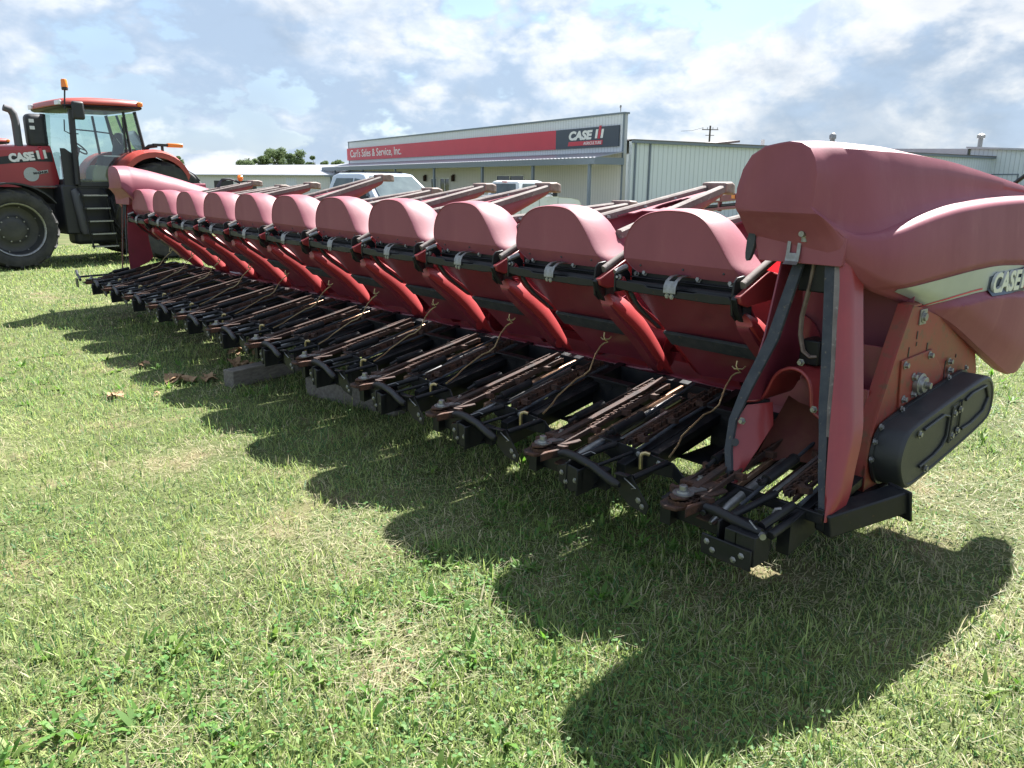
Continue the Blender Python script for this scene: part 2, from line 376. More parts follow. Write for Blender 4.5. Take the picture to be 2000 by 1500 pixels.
    m = MB(); m.lathe([(.040, 0), (.040, .004), (.026, .0045), (.024, .012), (.016, .0125), (.016, .016), (.0155, .03), (.013, .032)], (-.252, -.53, z+.022), (0, 0, 1), 18)
    m.bolt((-.272, -.395, z+.034), (0, 0, 1), .013, .016); m.obox((-.235, -.46, z+.026), (.3, 1, 0), (.07, .04, .005))
    put('idler_bolt', m, 'zinc', u)
    # hydraulic cylinders
    m = MB(); m.cyl((-.055, -.29, D(-.29)+.028), (-.053, -.10, D(-.10)+.026), .021, 16); m.cyl((-.055, -.33, D(-.33)+.03), (-.055, -.29, D(-.29)+.028), .010, 10)
    m.lathe([(.0225, 0), (.0225, .012)], (-.053, -.105, D(-.10)+.026), (0, 1, .2), 16); m.bolt((-.072, -.31, D(-.3)+.02), (0, 0, 1), .009)
    put('hydraulic_cylinder', m, 'black', u)
    m = MB(); m.cyl((-.29, -.28, D(-.28)+.036), (-.29, -.10, D(-.10)+.030), .019, 16); m.cyl((-.29, -.33, D(-.33)+.03), (-.29, -.28, D(-.28)+.036), .009, 10)
    put('hydraulic_cylinder', m, 'black', u)
    # nose: bent guard tube, foot, side bracket
    m = MB()
    if near: m.tube([(-.150, -.515, .395), (-.145, -.53, .408), (-.10, -.535, .412), (-.03, -.545, .408), (.04, -.55, .402), (.092, -.55, .398)], [.006, .017, .019, .019, .019, .016], 12)
    else: m.tube([(-.145, -.515, .395), (-.138, -.53, .410), (-.10, -.533, .421), (-.03, -.540, .424), (.08, -.553, .414), (.17, -.570, .398), (.222, -.580, .392), (.242, -.580, .392)], [.006, .0175, .019, .019, .019, .019, .0175, .010], 12)
    put('nose_guard', m, 'black', u)
    m = MB()
    if near: m.box(-.105, .095, -.612, -.602, .272, .348); m.box(-.02, .10, -.60, -.50, .285, .395)
    else: m.prism([(-.115, .372), (-.06, .395), (.03, .385), (.03, .30), (-.03, .275), (-.10, .305)], 'y', -.575, -.565)
    m.prism([(-.58, .40), (-.44, .42), (-.42, .36), (-.50, .285), (-.58, .28)], 'x', -.065, -.055)
    m.prism([(-.60, .395), (-.47, .40), (-.46, .33), (-.52, .285), (-.60, .28)], 'x', .02, .03)
    m.box(-.055, .02, -.57, -.45, .282, .292)
    put('nose_foot', m, 'black', u, bevel=.003)
    m = MB()
    for x, zz in (((-.08, .325), (-.055, .300), (.03, .295), (.06, .32)) if near else ((-.085, .35), (-.06, .315), (-.005, .335))): m.bolt((x, -.613 if near else -.576, zz), (0, -1, 0), .010, .008)
    weld(u, m, 'zinc')
    if near:
        m = MB(); m.cyl((.07, -.515, .405), (.085, -.34, .44), .0165, 10); put('spring_rod', m, 'black', u)
        m = MB(); m.cyl((-.045, -.53, .405), (-.005, -.30, .445), .0135, 12); put('spring_rod', m, 'black', u)
        m = MB(); m.tube([(.06, -.42, .375), (.06, -.42, .425), (.063, -.417, .437), (.078, -.405, .441)], .008, 8); put('pin_handle', m, 'zinc', u)
        m = MB(); m.tube([(.04, -.545, .425), (.075, -.56, .412), (.10, -.555, .40)], .003, 6); m.lathe([(.012, 0), (.012, .02)], (.095, -.555, .395), (.7, -.7, 0), 8); put('lock_pin', m, 'zinc', u)
        return u
    m = MB()
    m.prism([(.195, .425), (.262, .43), (.27, .415), (.355, .325), (.345, .285), (.255, .30), (.20, .335)], 'y', -.535, -.530)
    m.prism([(.195, .425), (.262, .43), (.262, .424), (.195, .419)], 'y', -.56, -.53)
    put('side_bracket', m, 'black', u, bevel=.001)
    m = MB(); m.bolt((.305, -.536, .335), (0, -1, 0), .011, .007); m.bolt((.325, -.536, .315), (0, -1, 0), .010, .007)
    m.tube([(.235, -.545, .412), (.27, -.55, .40), (.295, -.545, .385), (.27, -.54, .375)], .0028, 6); m.tube([(-.03, -.52, .428), (-.02, -.47, .437), (.0, -.46, .43)], .003, 6)
    weld(u, m, 'zinc')
    for a, b, r in (((.262, -.525, .415), (.280, -.327, .437), .0125), ((-.045, -.53, .412), (-.005, -.325, .445), .0145), ((.05, -.53, .40), (.09, -.325, .43), .008)):
        m = MB(); m.cyl(a, b, r, 12); put('spring_rod', m, 'black', u)
    # cross plate
    m = MB()
    m.prism([(-.085, .395), (-.085, .425), (-.06, .452), (.02, .454), (.17, .447), (.305, .44), (.305, .375), (.20, .365), (.10, .37), (-.02, .365)], 'y', -.324, -.318)
    m.add([(.305, -.324, .375), (.305, -.324, .44), (.42, -.385, .415), (.415, -.385, .372), (.305, -.318, .375), (.305, -.318, .44), (.423, -.379, .415), (.418, -.379, .372)], [(0, 1, 2, 3), (7, 6, 5, 4), (0, 3, 7, 4), (1, 5, 6, 2), (3, 2, 6, 7)])
    m.prism([(-.10, -.335), (.0, -.335), (.0, -.27), (-.06, -.24), (-.11, -.27)], 'z', .452, .458)
    put('cross_plate', m, 'black', u, bevel=.0015)
    m = MB()
    for x, zz in ((.125, .432), (.235, .42), (.05, .40), (.085, .395)): m.bolt((x, -.325, zz), (0, -1, 0), .011, .009)
    weld(u, m, 'zinc')
    m = MB(); m.tube([(.155, -.345, .385), (.155, -.345, .44), (.158, -.342, .452), (.17, -.335, .457), (.185, -.325, .452)], .009, 8); put('pin_handle', m, 'gold', u)
    m = MB(); m.tube([(.28, -.3, .452), (.242, -.2, .476), (.212, -.14, .497), (.205, .01, .566), (.216, .05, .578), (.222, .09, .603), (.205, .15, .675), (.197, .20, .715), (.206, .215, .728), (.224, .225, .735), (.213, .215, .75), (.205, .215, .765), (.205, .22, .785)], .0044, 8)
    m.tube([(.18, .222, .755), (.20, .212, .748), (.235, .222, .752), (.24, .235, .765)], .0042, 6)
    put('spring_latch_rod', m, 'gold', u)
    return u
ru = make_row_unit(); units = repeat(ru, [-S*k for k in range(11)], (0, 0, 0))
make_row_unit(True).location.x = S
for _u in units:                                             # every sprung rod sits a little differently
    for _c in _u.children:
        if _c.name.startswith('spring_latch_rod'): _c.rotation_euler = (R(random.uniform(-1.2, 1.2)), R(random.uniform(-2.2, 2.2)), R(random.uniform(-3, 3)))
        if _c.name.startswith('pin_handle'): _c.location.z = random.uniform(-.012, .006)

# ---------------- divider hoods (origin: under the hood's middle)
def ring_resample(pts, n):
    pts = [np.array(p, float) for p in pts]; seg = [np.linalg.norm(pts[i+1]-pts[i]) for i in range(len(pts)-1)]
    c = np.concatenate([[0], np.cumsum(seg)]); t = np.linspace(0, c[-1], n); P = np.array(pts)
    return np.stack([np.interp(t, c, P[:, k]) for k in range(P.shape[1])], 1)
def smooth_poly(pts, it=2):
    pts = [np.array(p, float) for p in pts]
    for _ in range(it):
        q = [pts[0]]
        for a, b in zip(pts[:-1], pts[1:]): q += [a*.75+b*.25, a*.25+b*.75]
        pts = q+[pts[-1]]
    return pts
def make_hood():
    out = smooth_poly([(-.235, 1.15), (-.272, 1.172), (-.305, 1.222), (-.298, 1.30), (-.262, 1.37), (-.19, 1.418), (-.09, 1.438), (.03, 1.438), (.10, 1.424), (.15, 1.392), (.20, 1.335), (.245, 1.272), (.285, 1.222), (.318, 1.19), (.335, 1.15)], 2)
    o = ring_resample(out, 44); c = np.array([.0, 1.15]); rings = []
    def ring(y, sx, sz, dx=0., top=0., fy=None):
        r = []
        for x, z in o:
            h = (z-1.15)/.29
            X = (x-.01)*sx+.01+dx; Z = 1.15+(z-1.15)*sz+top*h
            Y = y if fy is None else y+fy*max(0, (1.215-Z))
            r.append((X, Y, Z))
        return r
    rings = [ring(.022, .985, .985, fy=.5), ring(.018, 1.0, 1.0, fy=.5), ring(.026, 1.016, 1.012, fy=.5), ring(.06, 1.05, 1.02), ring(.10, 1.075, 1.03), ring(.14, 1.085, 1.03), ring(.18, 1.08, 1.01), ring(.22, 1.05, .965), ring(.26, .98, .89), ring(.30, .87, .77), ring(.335, .70, .60), ring(.36, .45, .36), ring(.37, .15, .12)]
    m = MB(); m.loft(rings, False, False)
    # front face, split along its fold line
    f = rings[0]; k = len(f); v = [(p[0], p[1], p[2]) for p in f]
    def yf(z): return .022+.5*max(0, 1.215-z)
    fold = [min(range(k//2), key=lambda i: abs(f[i][2]-1.215)), min(range(k//2, k), key=lambda i: abs(f[i][2]-1.215))]
    a, b = fold
    m.add(v, [tuple(range(b, a-1, -1))]); m.add(v, [tuple(list(range(a, -1, -1))+list(range(k-1, b-1, -1)))])
    h = put('hood', m, 'hood', corn, smooth=28)
    # screws in the lower face
    m = MB()
    for x in (-.21, .03, .24): m.lathe([(.006, 0), (.005, .003)], (x, yf(1.185)-.001, 1.185), (0, -1, .3), 8)
    weld(h, m, 'blackpl')
    # black hinge tray under it
    m = MB()
    m.box(-.285, .34, -.04, .07, 1.072, 1.078); m.prism([(-.287, 1.080), (-.287, 1.118), (-.12, 1.112), (-.10, 1.100), (.15, 1.100), (.17, 1.106), (.325, 1.104), (.34, 1.085), (.34, 1.072), (.25, 1.066), (-.2, 1.070)], 'y', -.046, -.040)
    m.box(-.285, .34, .062, .070, 1.078, 1.165); m.cyl((-.28, .02, 1.098), (.335, .02, 1.098), .017, 10); m.box(-.27, .33, .035, .062, 1.125, 1.131)
    m.prism([(-.05, 1.06), (-.05, 1.145), (.03, 1.165), (.06, 1.14), (.06, 1.06)], 'x', -.296, -.286)
    m.prism([(-.05, 1.165), (-.03, 1.185), (.02, 1.19), (.06, 1.16), (.06, 1.09), (.02, 1.02), (-.02, 1.005), (-.05, 1.03), (-.06, 1.09)], 'x', .342, .352)
    m.prism([(-.075, 1.10), (-.055, 1.06), (-.02, 1.01), (.0, 1.0), (-.03, 1.06), (-.05, 1.12)], 'x', .352, .378)
    t = put('hinge_tray', m, 'black', h, bevel=.003)
    m = MB()
    for p in ((-.245, .055, 1.142), (-.20, .06, 1.15), (.265, .06, 1.145), (.10, .06, 1.147)): m.bolt(p, (0, -1, .15), .012, .014)
    m.lathe([(.014, 0), (.013, .012), (.007, .0125), (.006, .03)], (-.285, -.02, 1.128), (.2, -1, .1), 10); m.bolt((.015, -.047, 1.075), (0, -1, 0), .01, .006); m.bolt((.04, -.047, 1.073), (0, -1, 0), .01, .006)
    m.cyl((-.30, -.04, 1.15), (-.28, .02, 1.175), .014, 10)
    weld(h, m, 'zinc')
    # sheet-metal latch clip with its slot
    m = MB(); prof = [(.058, 1.158), (.03, 1.162), (-.01, 1.158), (-.04, 1.140), (-.052, 1.118), (-.054, 1.088)]
    for x0, x1, sl in ((-.004, .014, 0), (.044, .062, 0), (.014, .044, 1)):
        pr = prof if not sl else prof[3:]
        ring = [[(x0, y, z), (x1, y, z), (x1, y+.003, z-.003), (x0, y+.003, z-.003)] for y, z in pr]; m.loft(ring)
        if sl: m.loft([[(x0, y, z), (x1, y, z), (x1, y+.003, z-.003), (x0, y+.003, z-.003)] for y, z in prof[:2]])
    put('latch_clip', m, 'zinc', h)
    # hinge tube and the red arm beside it
    m = MB(); m.cyl((.362, -.01, 1.152), (.364, .21, 1.25), .018, 14); put('hinge_tube', m, 'railgrey', h)
    return h
hood0 = make_hood()

# ---------------- sloping divider pans with their side bars
def make_pan():
    P = lambda t, o=0.: (.035+.49*t*1.02+o*.7, 1.085-.50*t*1.02+o*.7)   # down the pan: t 0..1 -> y, z (o: off the surface)
    m = MB(); N = 14; rows = []
    for i in range(N+1):
        t = .03+.95*i/N; y, z = P(t, .0)
        xl = -.255+.085*max(t, 0); xr = .355
        rows.append([(xl+(xr-xl)*k/10, y+.012*math.sin(math.pi*k/10), z+.012*math.sin(math.pi*k/10)) for k in range(11)])
    back = [[(x, y+.006, z+.006) for x, y, z in r] for r in rows]
    m.loft([r+list(reversed(b)) for r, b in zip(rows, back)])
    # rounded lower lip
    m.tube([(-.20, .50, .553), (-.10, .497, .548), (.05, .490, .552), (.22, .485, .56), (.345, .50, .57)], .012, 8)
    p = put('divider_pan', m, 'red', corn, smooth=40)
    m = MB(); y0, z0 = P(.455); y1, z1 = P(.585)
    m.add([(-.225, y0, z0-.001), (.355, y0-.0, z0-.001), (.355, y1, z1-.001), (-.215, y1, z1-.001), (-.225, y0-.012, z0-.014), (.355, y0-.012, z0-.014), (.355, y1-.012, z1-.014), (-.215, y1-.012, z1-.014)], [(4, 7, 6, 5), (0, 1, 2, 3), (0, 4, 5, 1), (3, 2, 6, 7), (0, 3, 7, 4), (1, 5, 6, 2)])
    put('cross_strap', m, 'rubber', p, bevel=.003)
    # left edge flange
    path = [(-.026, 1.11), (.02, 1.055), (.062, 1.002), (.113, .958), (.19, .902), (.245, .864), (.27, .856), (.311, .85), (.39, .782), (.468, .714), (.56, .635), (.64, .566)]
    m = MB(); rings = []
    for i, (y, z) in enumerate(path):
        w = .085 if 3 < i else .05
        rings.append([(-.292, y, z), (-.292+w*.5, y-.008, z-.008), (-.292+w*.5, y+.02, z+.02), (-.292, y+.022, z+.022)])
    m.loft(rings); put('edge_flange', m, 'redbar', p, bevel=.002)
    # black seal strip inside the flange
    m = MB(); m.loft([[(-.262, y-.002, z-.002), (-.236, y-.004, z-.006), (-.236, y+.004, z+.002), (-.262, y+.004, z+.004)] for y, z in path[1:6]]); put('edge_seal', m, 'rubber', p)
    # right side: rounded bar, sunlight put into its colour, ending in a point over the deck
    o = smooth_poly([(.03, 1.04), (.05, 1.048), (.116, 1.025), (.218, .985), (.349, .885), (.421, .808), (.485, .735), (.540, .646), (.566, .580), (.558, .555)], 1)
    inn = smooth_poly([(.018, .97), (.031, .952), (.072, .902), (.14, .816), (.222, .732), (.31, .645), (.391, .590), (.45, .565), (.51, .553), (.552, .552)], 1)
    o = ring_resample(o, 30); inn = ring_resample(inn, 30); inn = inn+(o-inn)*.22*np.sin(np.linspace(0, math.pi, 30))[:, None]; rings = []
    for (y1, z1), (y2, z2) in zip(o, inn):
        rings.append([(.330, y2+(y1-y2)*.15, z2+(z1-z2)*.15)]+[(x, y2+(y1-y2)*q, z2+(z1-z2)*q) for x, q in ((.306, .85), (.306, .98), (.310, 1.005), (.318, 1.005), (.332, .965), (.346, .905), (.360, .83), (.374, .74), (.387, .62), (.397, .49), (.404, .35), (.405, .24), (.402, .18), (.392, .16))])
    m = MB(); m.loft(rings); put('side_bar', m, 'barred', p, smooth=50)
    m = MB(); m.loft([[(.334, a[0], a[1]), (.334, a[0]+(b[0]-a[0])*.2, a[1]+(b[1]-a[1])*.2), (.392, a[0]+(b[0]-a[0])*.2, a[1]+(b[1]-a[1])*.2), (.388, a[0]+.004, a[1]+.004)] for b, a in zip(o, inn)]); put('bar_flange', m, 'red', p, smooth=50)  # darker red puts the shade on the bar's inner edge into the colour
    # bent red arm at the top of the bar and its rubber flap
    m = MB()
    m.prism(smooth_poly([(-.069, 1.112), (-.056, 1.082), (.0, 1.064), (.095, 1.074), (.13, 1.075), (.25, 1.085), (.285, 1.12), (.27, 1.172), (.22, 1.188), (.142, 1.206)], 0), 'x', .362, .392)
    put('hinge_arm', m, 'redbar', p, bevel=.008, seg=3)
    m = MB(); m.prism(smooth_poly([(.02, 1.072), (.05, 1.065), (.085, 1.06), (.085, 1.03), (.07, .96), (.062, .945), (.052, .95), (.03, 1.0)], 1), 'x', .345, .356)
    put('rubber_flap', m, 'rubber', p)
    m = MB(); m.lathe([(.03, 0), (.03, .002), (.026, .0021)], (.4045, .42, .622), (1, 0, .05), 20)
    put('moulded_stamp', m, 'redbar', p)
    return p
pan0 = make_pan()

# ---------------- snouts folded back on to the head, pads upwards (origin: hinge)
def make_snout():
    YB, YT = .06, 1.13                                        # along the snout from its hinge
    hw = lambda y: .245+(.058-.245)*min(max((y-.0)/(YT-.0), 0), 1)**.9
    zd = lambda y: .235*y/YT
    cx = lambda y: .0+.03*y/YT
    m = MB(); rings = []
    for i in range(15):
        y = YB+(YT-YB)*i/14; w = hw(y); k = .23*(1-i/14)+.055; c = cx(y); z = zd(y)
        rings.append([(c-w, y, z), (c-w*1.06, y, z-k*.3), (c-w*.92, y, z-k*.62), (c-w*.45, y, z-k*.93), (c, y, z-k), (c+w*.45, y, z-k*.93), (c+w*.92, y, z-k*.62), (c+w*1.06, y, z-k*.3), (c+w, y, z)])
    m.loft(rings, False)
    # deck with its two openings
    def plate(y0, y1, a=-1., b=1.):
        n = 5; m.loft([[(cx(y)+hw(y)*a, y, zd(y)+.001), (cx(y)+hw(y)*b, y, zd(y)+.001), (cx(y)+hw(y)*b, y, zd(y)-.006), (cx(y)+hw(y)*a, y, zd(y)-.006)] for y in np.linspace(y0, y1, n)])
    def hole(y0, y1, a, b):
        for i in range(8):                                   # plate round an oval hole between two cross lines
            ya, yb = y0+(y1-y0)*i/8, y0+(y1-y0)*(i+1)/8; t = (i+.5)/8; g = math.sqrt(max(0, 1-(2*t-1)**2)); mid = (a+b)/2; h = (b-a)/2*g
            plate(ya, yb, -1, mid-h); plate(ya, yb, mid+h, 1)
    hole(.03, .55, -1., 1.); plate(.55, .60); hole(.60, .90, -.55, .3); plate(.90, YT)
    s = put('snout', m, 'hood', corn, smooth=45)
    for sg in (-1, 1):
        m = MB(); rings = []
        for i in range(12):
            y = .02+(YT+.06-.02)*i/11; c = cx(y)+sg*hw(y)*.97; z = zd(y)
            rings.append([(c-.022, y, z-.012), (c+.022, y, z-.012), (c+.022, y, z+.022), (c+.012, y, z+.030), (c-.012, y, z+.030), (c-.022, y, z+.022)])
        m.loft(rings); put('wear_rail', m, 'railgrey', s, smooth=30)
    m = MB()
    for sg in (-1, 1):
        for y in (.35, .62, .85): m.lathe([(.012, 0), (.009, .012)], (cx(y)+sg*hw(y)*.8, y, zd(y)+.002), (0, 0, 1), 8)
    weld(s, m, 'zinc')
    m = MB(); y0, y1 = YT-.02, YT+.13; z0 = zd(YT)
    m.loft([[(cx(y0)-.088, y0, z0-.02), (cx(y0)+.088, y0, z0-.02), (cx(y0)+.088, y0, z0+.043), (cx(y0)-.088, y0, z0+.043)],
            [(cx(y0)-.084, y0+.08, z0-.025), (cx(y0)+.084, y0+.08, z0-.025), (cx(y0)+.082, y0+.08, z0+.048), (cx(y0)-.082, y0+.08, z0+.048)],
            [(cx(y0)-.06, y1, z0-.03), (cx(y0)+.06, y1, z0-.03), (cx(y0)+.055, y1, z0+.035), (cx(y0)-.055, y1, z0+.035)]])
    put('tip_pad', m, 'brownwear', s, bevel=.012, seg=3)
    return s
sn0 = make_snout()
XS = [-S*k for k in range(11)]
repeat(hood0, XS, (0, 0, 0)); repeat(pan0, XS, (0, 0, 0))
TIPZ = [1.50, 1.54, 1.41, 1.53, 1.52, 1.475, 1.60, 1.42, 1.515, 1.48, 1.53]
for o, z in zip(repeat(sn0, XS, (0, .22, 1.29)), TIPZ): o.rotation_euler = ((z-1.545)/1.2, 0, 0)

# ---------------- trough, auger, back beam
XL, XR = -7.35, .90
m = MB()
m.loft([[(x, .52, .56), (x, .62, .50), (x, .78, .47), (x, .95, .52), (x, 1.03, .66), (x, 1.06, .85), (x, 1.07, 1.055), (x, 1.35, 1.165), (x, 1.36, 1.175), (x, 1.38, 1.165), (x, 1.09, 1.04), (x, 1.08, .84), (x, 1.05, .64), (x, .96, .49), (x, .78, .45), (x, .60, .48), (x, .50, .54)] for x in (XL, XR)])
put('auger_trough', m, 'redbar', corn, smooth=40)
m = MB(); m.add([(XL, 1.03, 1.045), (XR, 1.03, 1.045), (XR, 1.03, 1.235), (XL, 1.03, 1.235)], [(0, 1, 2, 3)]); bs = put('crop_deflector', m, 'thinred', corn)
m = MB(); m.box(XL, XR, 1.015, 1.045, 1.235, 1.25); put('deflector_lip', m, 'redbar', bs)
m = MB(); m.cyl((XL, .78, .72), (XR, .78, .72), .10, 18)
put('auger_tube', m, 'red', corn)
m = MB(); n = 16
for side, x0, x1, sg in ((0, XL+.1, -3.9, 1), (1, -3.2, XR-.1, -1)):
    turns = int((x1-x0)/.5); st = turns*n
    rings = []
    for i in range(st+1):
        t = sg*2*math.pi*i/n; x = x0+(x1-x0)*i/st; cy, cz = math.cos(t), math.sin(t)
        rings.append([(x-.003, .78+.098*cy, .72+.098*cz), (x-.003, .78+.21*cy, .72+.21*cz), (x+.003, .78+.21*cy, .72+.21*cz), (x+.003, .78+.098*cy, .72+.098*cz)])
    m.loft(rings)
put('auger_flight', m, 'red', corn, smooth=60)
m = MB(); m.box(-7.4, .92, 1.20, 1.36, .95, 1.08); m.box(-8.4, .92, .56, .74, .33, .44); m.box(-7.4, .92, .50, .56, .44, .56)
for k in range(11): m.box(.36-S*k, .42-S*k, 1.21, 1.34, .35, .95)
put('back_beam', m, 'red', corn, bevel=.006)
# ---------------- end dividers (near end: cx=.762, s=+1; far end mirrored)
YK = [-.1, .0, .1, .25, .5, .8, 1.1, 1.4, 1.7, 2.0]
def make_end(c, sg, wide):
    far = sg < 0
    fx = lambda x: c+sg*(x-S)*(.45 if far else 1)+(.10 if far else 0)
    fy = lambda y: y*.2 if far and y < 0 else y
    fh = lambda x: c+sg*((x-S)*wide+(.08 if far else 0))
    def mp(mb, f=fx):
        mb.v = [(f(x), fy(y) if f is fx else y, z) for x, y, z in mb.v]
        if far: mb.f = [tuple(reversed(q)) for q in mb.f]
        return mb
    def lerp(xs, ys, y, _l=globals()['lerp']):               # the shell's outlines run as smooth curves
        h = .012+.075*min(max((y-.02)/.30, 0), 1)
        return sum(_l(xs, ys, y+h*q) for q in (-1, -.75, -.5, -.25, 0, .25, .5, .75, 1))/9
    top = lambda y: (-.19*min(max((y-.05)/1.15, 0), 1) if far else 0)+lerp([-.1, .05, .17, .3, .65, 1.08, 1.35, 1.75, 2.1], [1.706, 1.712, 1.706, 1.702, 1.668, 1.602, 1.562, 1.505, 1.46], y)
    xu = lambda y: lerp([-.1, -.02, .05, .10, .17, .3, .65, 1.08, 1.35, 2.0], [.690, .715, .752, .785, .808, .840, .880, .915, .93, .93], y)
    xw = lambda y: lerp([-.1, -.02, .05, .10, .16, .3, .5, .8, 1.3, 2.0], [.690, .725, .780, .825, .848, .870, .890, .914, .946, .955], y)
    zl = lambda y: lerp([-.1, -.02, .03, .10, .20, .32, .54, .8, 1.1, 1.45, 2.0], [1.455, 1.40, 1.374, 1.378, 1.408, 1.440, 1.476, 1.493, 1.502, 1.504, 1.50], y)
    xl = lambda y: lerp([-.1, -.02, .02, .06, .12, .2, .35, .6, 1.2, 1.5, 2.0], [.69, .735, .795, .845, .880, .905, .930, .962, 1.0, 1.0, .985], y)
    zb = lambda y: lerp([-.1, -.03, .0, .04, .10, .18, .27, .48, .6, .72, .91, 1.12, 1.25, 1.35, 1.45, 1.52, 1.57, 1.62, 1.70, 2.0], [1.45, 1.36, 1.275, 1.235, 1.185, 1.16, 1.135, 1.07, 1.02, .97, .88, .785, .725, .69, .67, .675, .70, .76, .92, 1.0], y)
    zs = lambda y: lerp([.0, .089, .319, .646, .932, 1.238, 1.6], [1.12, 1.168, 1.199, 1.230, 1.240, 1.225, 1.19], y)   # band, upper edge
    zt = lambda y: lerp([.0, .35, .416, .526, .795, 1.016, 1.314, 1.6], [.8, 1.035, 1.072, 1.098, 1.116, 1.112, 1.082, 1.03], y)  # band, lower edge
    sm = lambda a, b, t: (lambda q: q*q*(3-2*q))(min(max((t-a)/(b-a), 0), 1))
    def side(y, z):
        Z0, Z1 = zl(y), zb(y); t = min(max((Z0-z)/max(Z0-Z1, .02), 0), 1)
        x = xl(y)-.045*sm(.78, 1.05, t)**1.5+.018*math.sin(math.pi*min(t*1.1, 1))
        band = sm(zs(y)+.012, zs(y)-.006, z)*sm(zt(y)-.018, zt(y)+.004, z)
        return x+.024*(1-sm(zt(y)-.022, zt(y)+.010, z))*sm(.42, .62, y)-.014*band*sm(.05, .25, y)
    ys = np.concatenate([np.linspace(-.10, .36, 40), np.linspace(.38, 1.20 if far else 1.75, 62)])
    rings = []
    for y in ys:
        T, U, Z0, B = top(y), xu(y), zl(y), zb(y); I = lerp([-.1, .3, 2.], [.357, .37, .46], y); W = U-I
        bi = lerp([-.1, 0, .04, 2], [1.452, 1.34, 1.29, 1.27], y)
        r = [(I+.06, y, bi), (I+.01, y, bi+.003), (I, y, bi+.02)]
        hgt = T-bi; K = min(1, max(.15, (T-Z0)/.29))
        r += [(I+.002, y, bi+hgt*.35), (I+.022, y, bi+hgt*.62), (I+.055, y, bi+hgt*.82), (I+.11, y, bi+hgt*.945), (I+.17, y, T-.004), (I+W*.62, y, T), (U-W*.24, y, T-.006), (U-.050*K, y, T-.030*K), (U-.024*K, y, T-.072*K), (U-.010*K, y, T-.13*K)]
        H = T-.13*K-Z0
        W2 = xw(y)-.014; r += [(U-.010+(W2-U+.010)*q, y, Z0+H*k+.008*(k < .2)) for q, k in ((.20, .75), (.45, .5), (.74, .25), (.92, .10))]; U = W2; r.append((U+.014, y, Z0+.006))
        X1 = xl(y)
        for q in (.3, .6, .82, .95): r.append((U+.014+(X1-U-.014)*q, y, Z0+.006-.03*q**3*min(1, (X1-U)*8)))
        z1 = r[-1][2]-.010
        for q in np.linspace(0, 1, 84): z = z1+(B-z1)*q; r.append((side(y, z), y, z))
        xe = r[-1][0]
        w = sm(.0, .14, y); ret = [(xe-.02, B-.008), (xe-.05, B), (xe-.07, B+.04), (xe-.10, min(B+.2, Z0-.05)), (max(xe-.2, I+.10), min(max(B+.3, bi), Z0-.02))]
        for q, (a, b) in zip((.06, .2, .4, .6, .8), ret): r.append(((xe+(I+.06-xe)*q)*(1-w)+a*w, y, (B+(bi-B)*q)*(1-w)+b*w))
        rings.append(r)
    m = MB(); m.loft(rings)
    rings[0:0] = [[(x+(.52-x)*.05, y-.004, z+(1.58-z)*.045) for x, y, z in rings[0]]]
    m = MB(); m.loft(rings)
    hd = put('end_hood', mp(m, fh), 'hood', corn, smooth=30, bevel=0)
    # front face under-box: lower apron
    m = MB()
    m.loft([[(x0, -.012, z1), (x1, -.012, z1), (x1, .01, z1), (x0, .01, z1)] for x0, x1, z1 in ((.41, .775, 1.37), (.405, .776, 1.335), (.425, .768, 1.268), (.428, .762, 1.262))])
    m.loft([[(.36, -.098, 1.456), (.69, -.098, 1.456), (.69, -.098, 1.462), (.36, -.098, 1.462)], [(.41, .0, 1.345), (.776, .0, 1.355), (.776, .01, 1.37), (.41, .01, 1.36)]])
    put('hood_apron', mp(m, fh if far else fx), 'hood', hd, bevel=.004)
    m = MB(); m.prism(smooth_poly([(.385, 1.39), (.405, 1.375), (.408, 1.33), (.395, 1.275), (.38, 1.25), (.368, 1.27), (.372, 1.34)], 1), 'y', -.02, .0)
    put('rubber_flap', mp(m), 'rubber', hd)
    # sheet latch with slot
    m = MB(); Y = -.016
    prof = [(.02, 1.385), (-.012, 1.378), (Y, 1.36), (Y-.003, 1.33), (Y-.006, 1.30), (Y-.012, 1.27), (Y-.026, 1.258)]
    for x0, x1, q in ((.548, .562, prof), (.590, .604, prof), (.562, .590, prof[:3]), (.562, .590, prof[4:])):
        m.loft([[(x0, y, z), (x1, y, z), (x1, y+.004, z), (x0, y+.004, z)] for y, z in q])
    m.lathe([(.016, 0), (.016, .012), (.012, .0125), (.011, .03)], (.618, -.022, 1.375), (0, -1, 0), 10); m.cyl((.618, -.02, 1.345), (.618, -.02, 1.40), .013, 8)
    m.lathe([(.022, 0), (.018, .008)], (.50, -.02, 1.385), (0, -1, 0), 8)
    put('latch_clip', mp(m), 'zinc', hd)
    if not far:
        # silver band, its red pinstripe and the lettering
        m = MB(); rows = []
        for y in np.linspace(.13, 1.72, 90):
            a = zs(y)-.012; b = max(zt(y)+.010, zb(y)+.014)
            if a-b < .004: continue
            rows.append([(side(y, z)+.004, y, z) for z in np.linspace(a, b, 30)])
        m.loft(rows, False); put('silver_band', m, 'silver', hd, smooth=60)
        m = MB(); rows = []
        for y in np.linspace(.42, .82, 30):
            z = zt(y)+.022+.010*(y-.42); rows.append([(side(y, z)+.006, y, z), (side(y, z-.006)+.006, y, z-.006)])
        m.loft(rows, False); put('pinstripe', m, 'signred', hd)
        def onside(me, y0, z0, off):
            a = Vector((side(y0, z0+.04), y0, 0)); b = Vector((side(y0+.3, z0+.04), y0+.3, 0))
            return xform(me, frame((a.x+off, y0, z0), b-a, (.0, 0, 1)))
        m = MB(); rows = []
        for y in np.linspace(.868, 1.72, 40): rows.append([(side(y, z)+.005, y, z) for z in np.linspace(1.185+.03*math.sin((y-.868)*2.2), 1.105-.02*(y-.868), 4)])
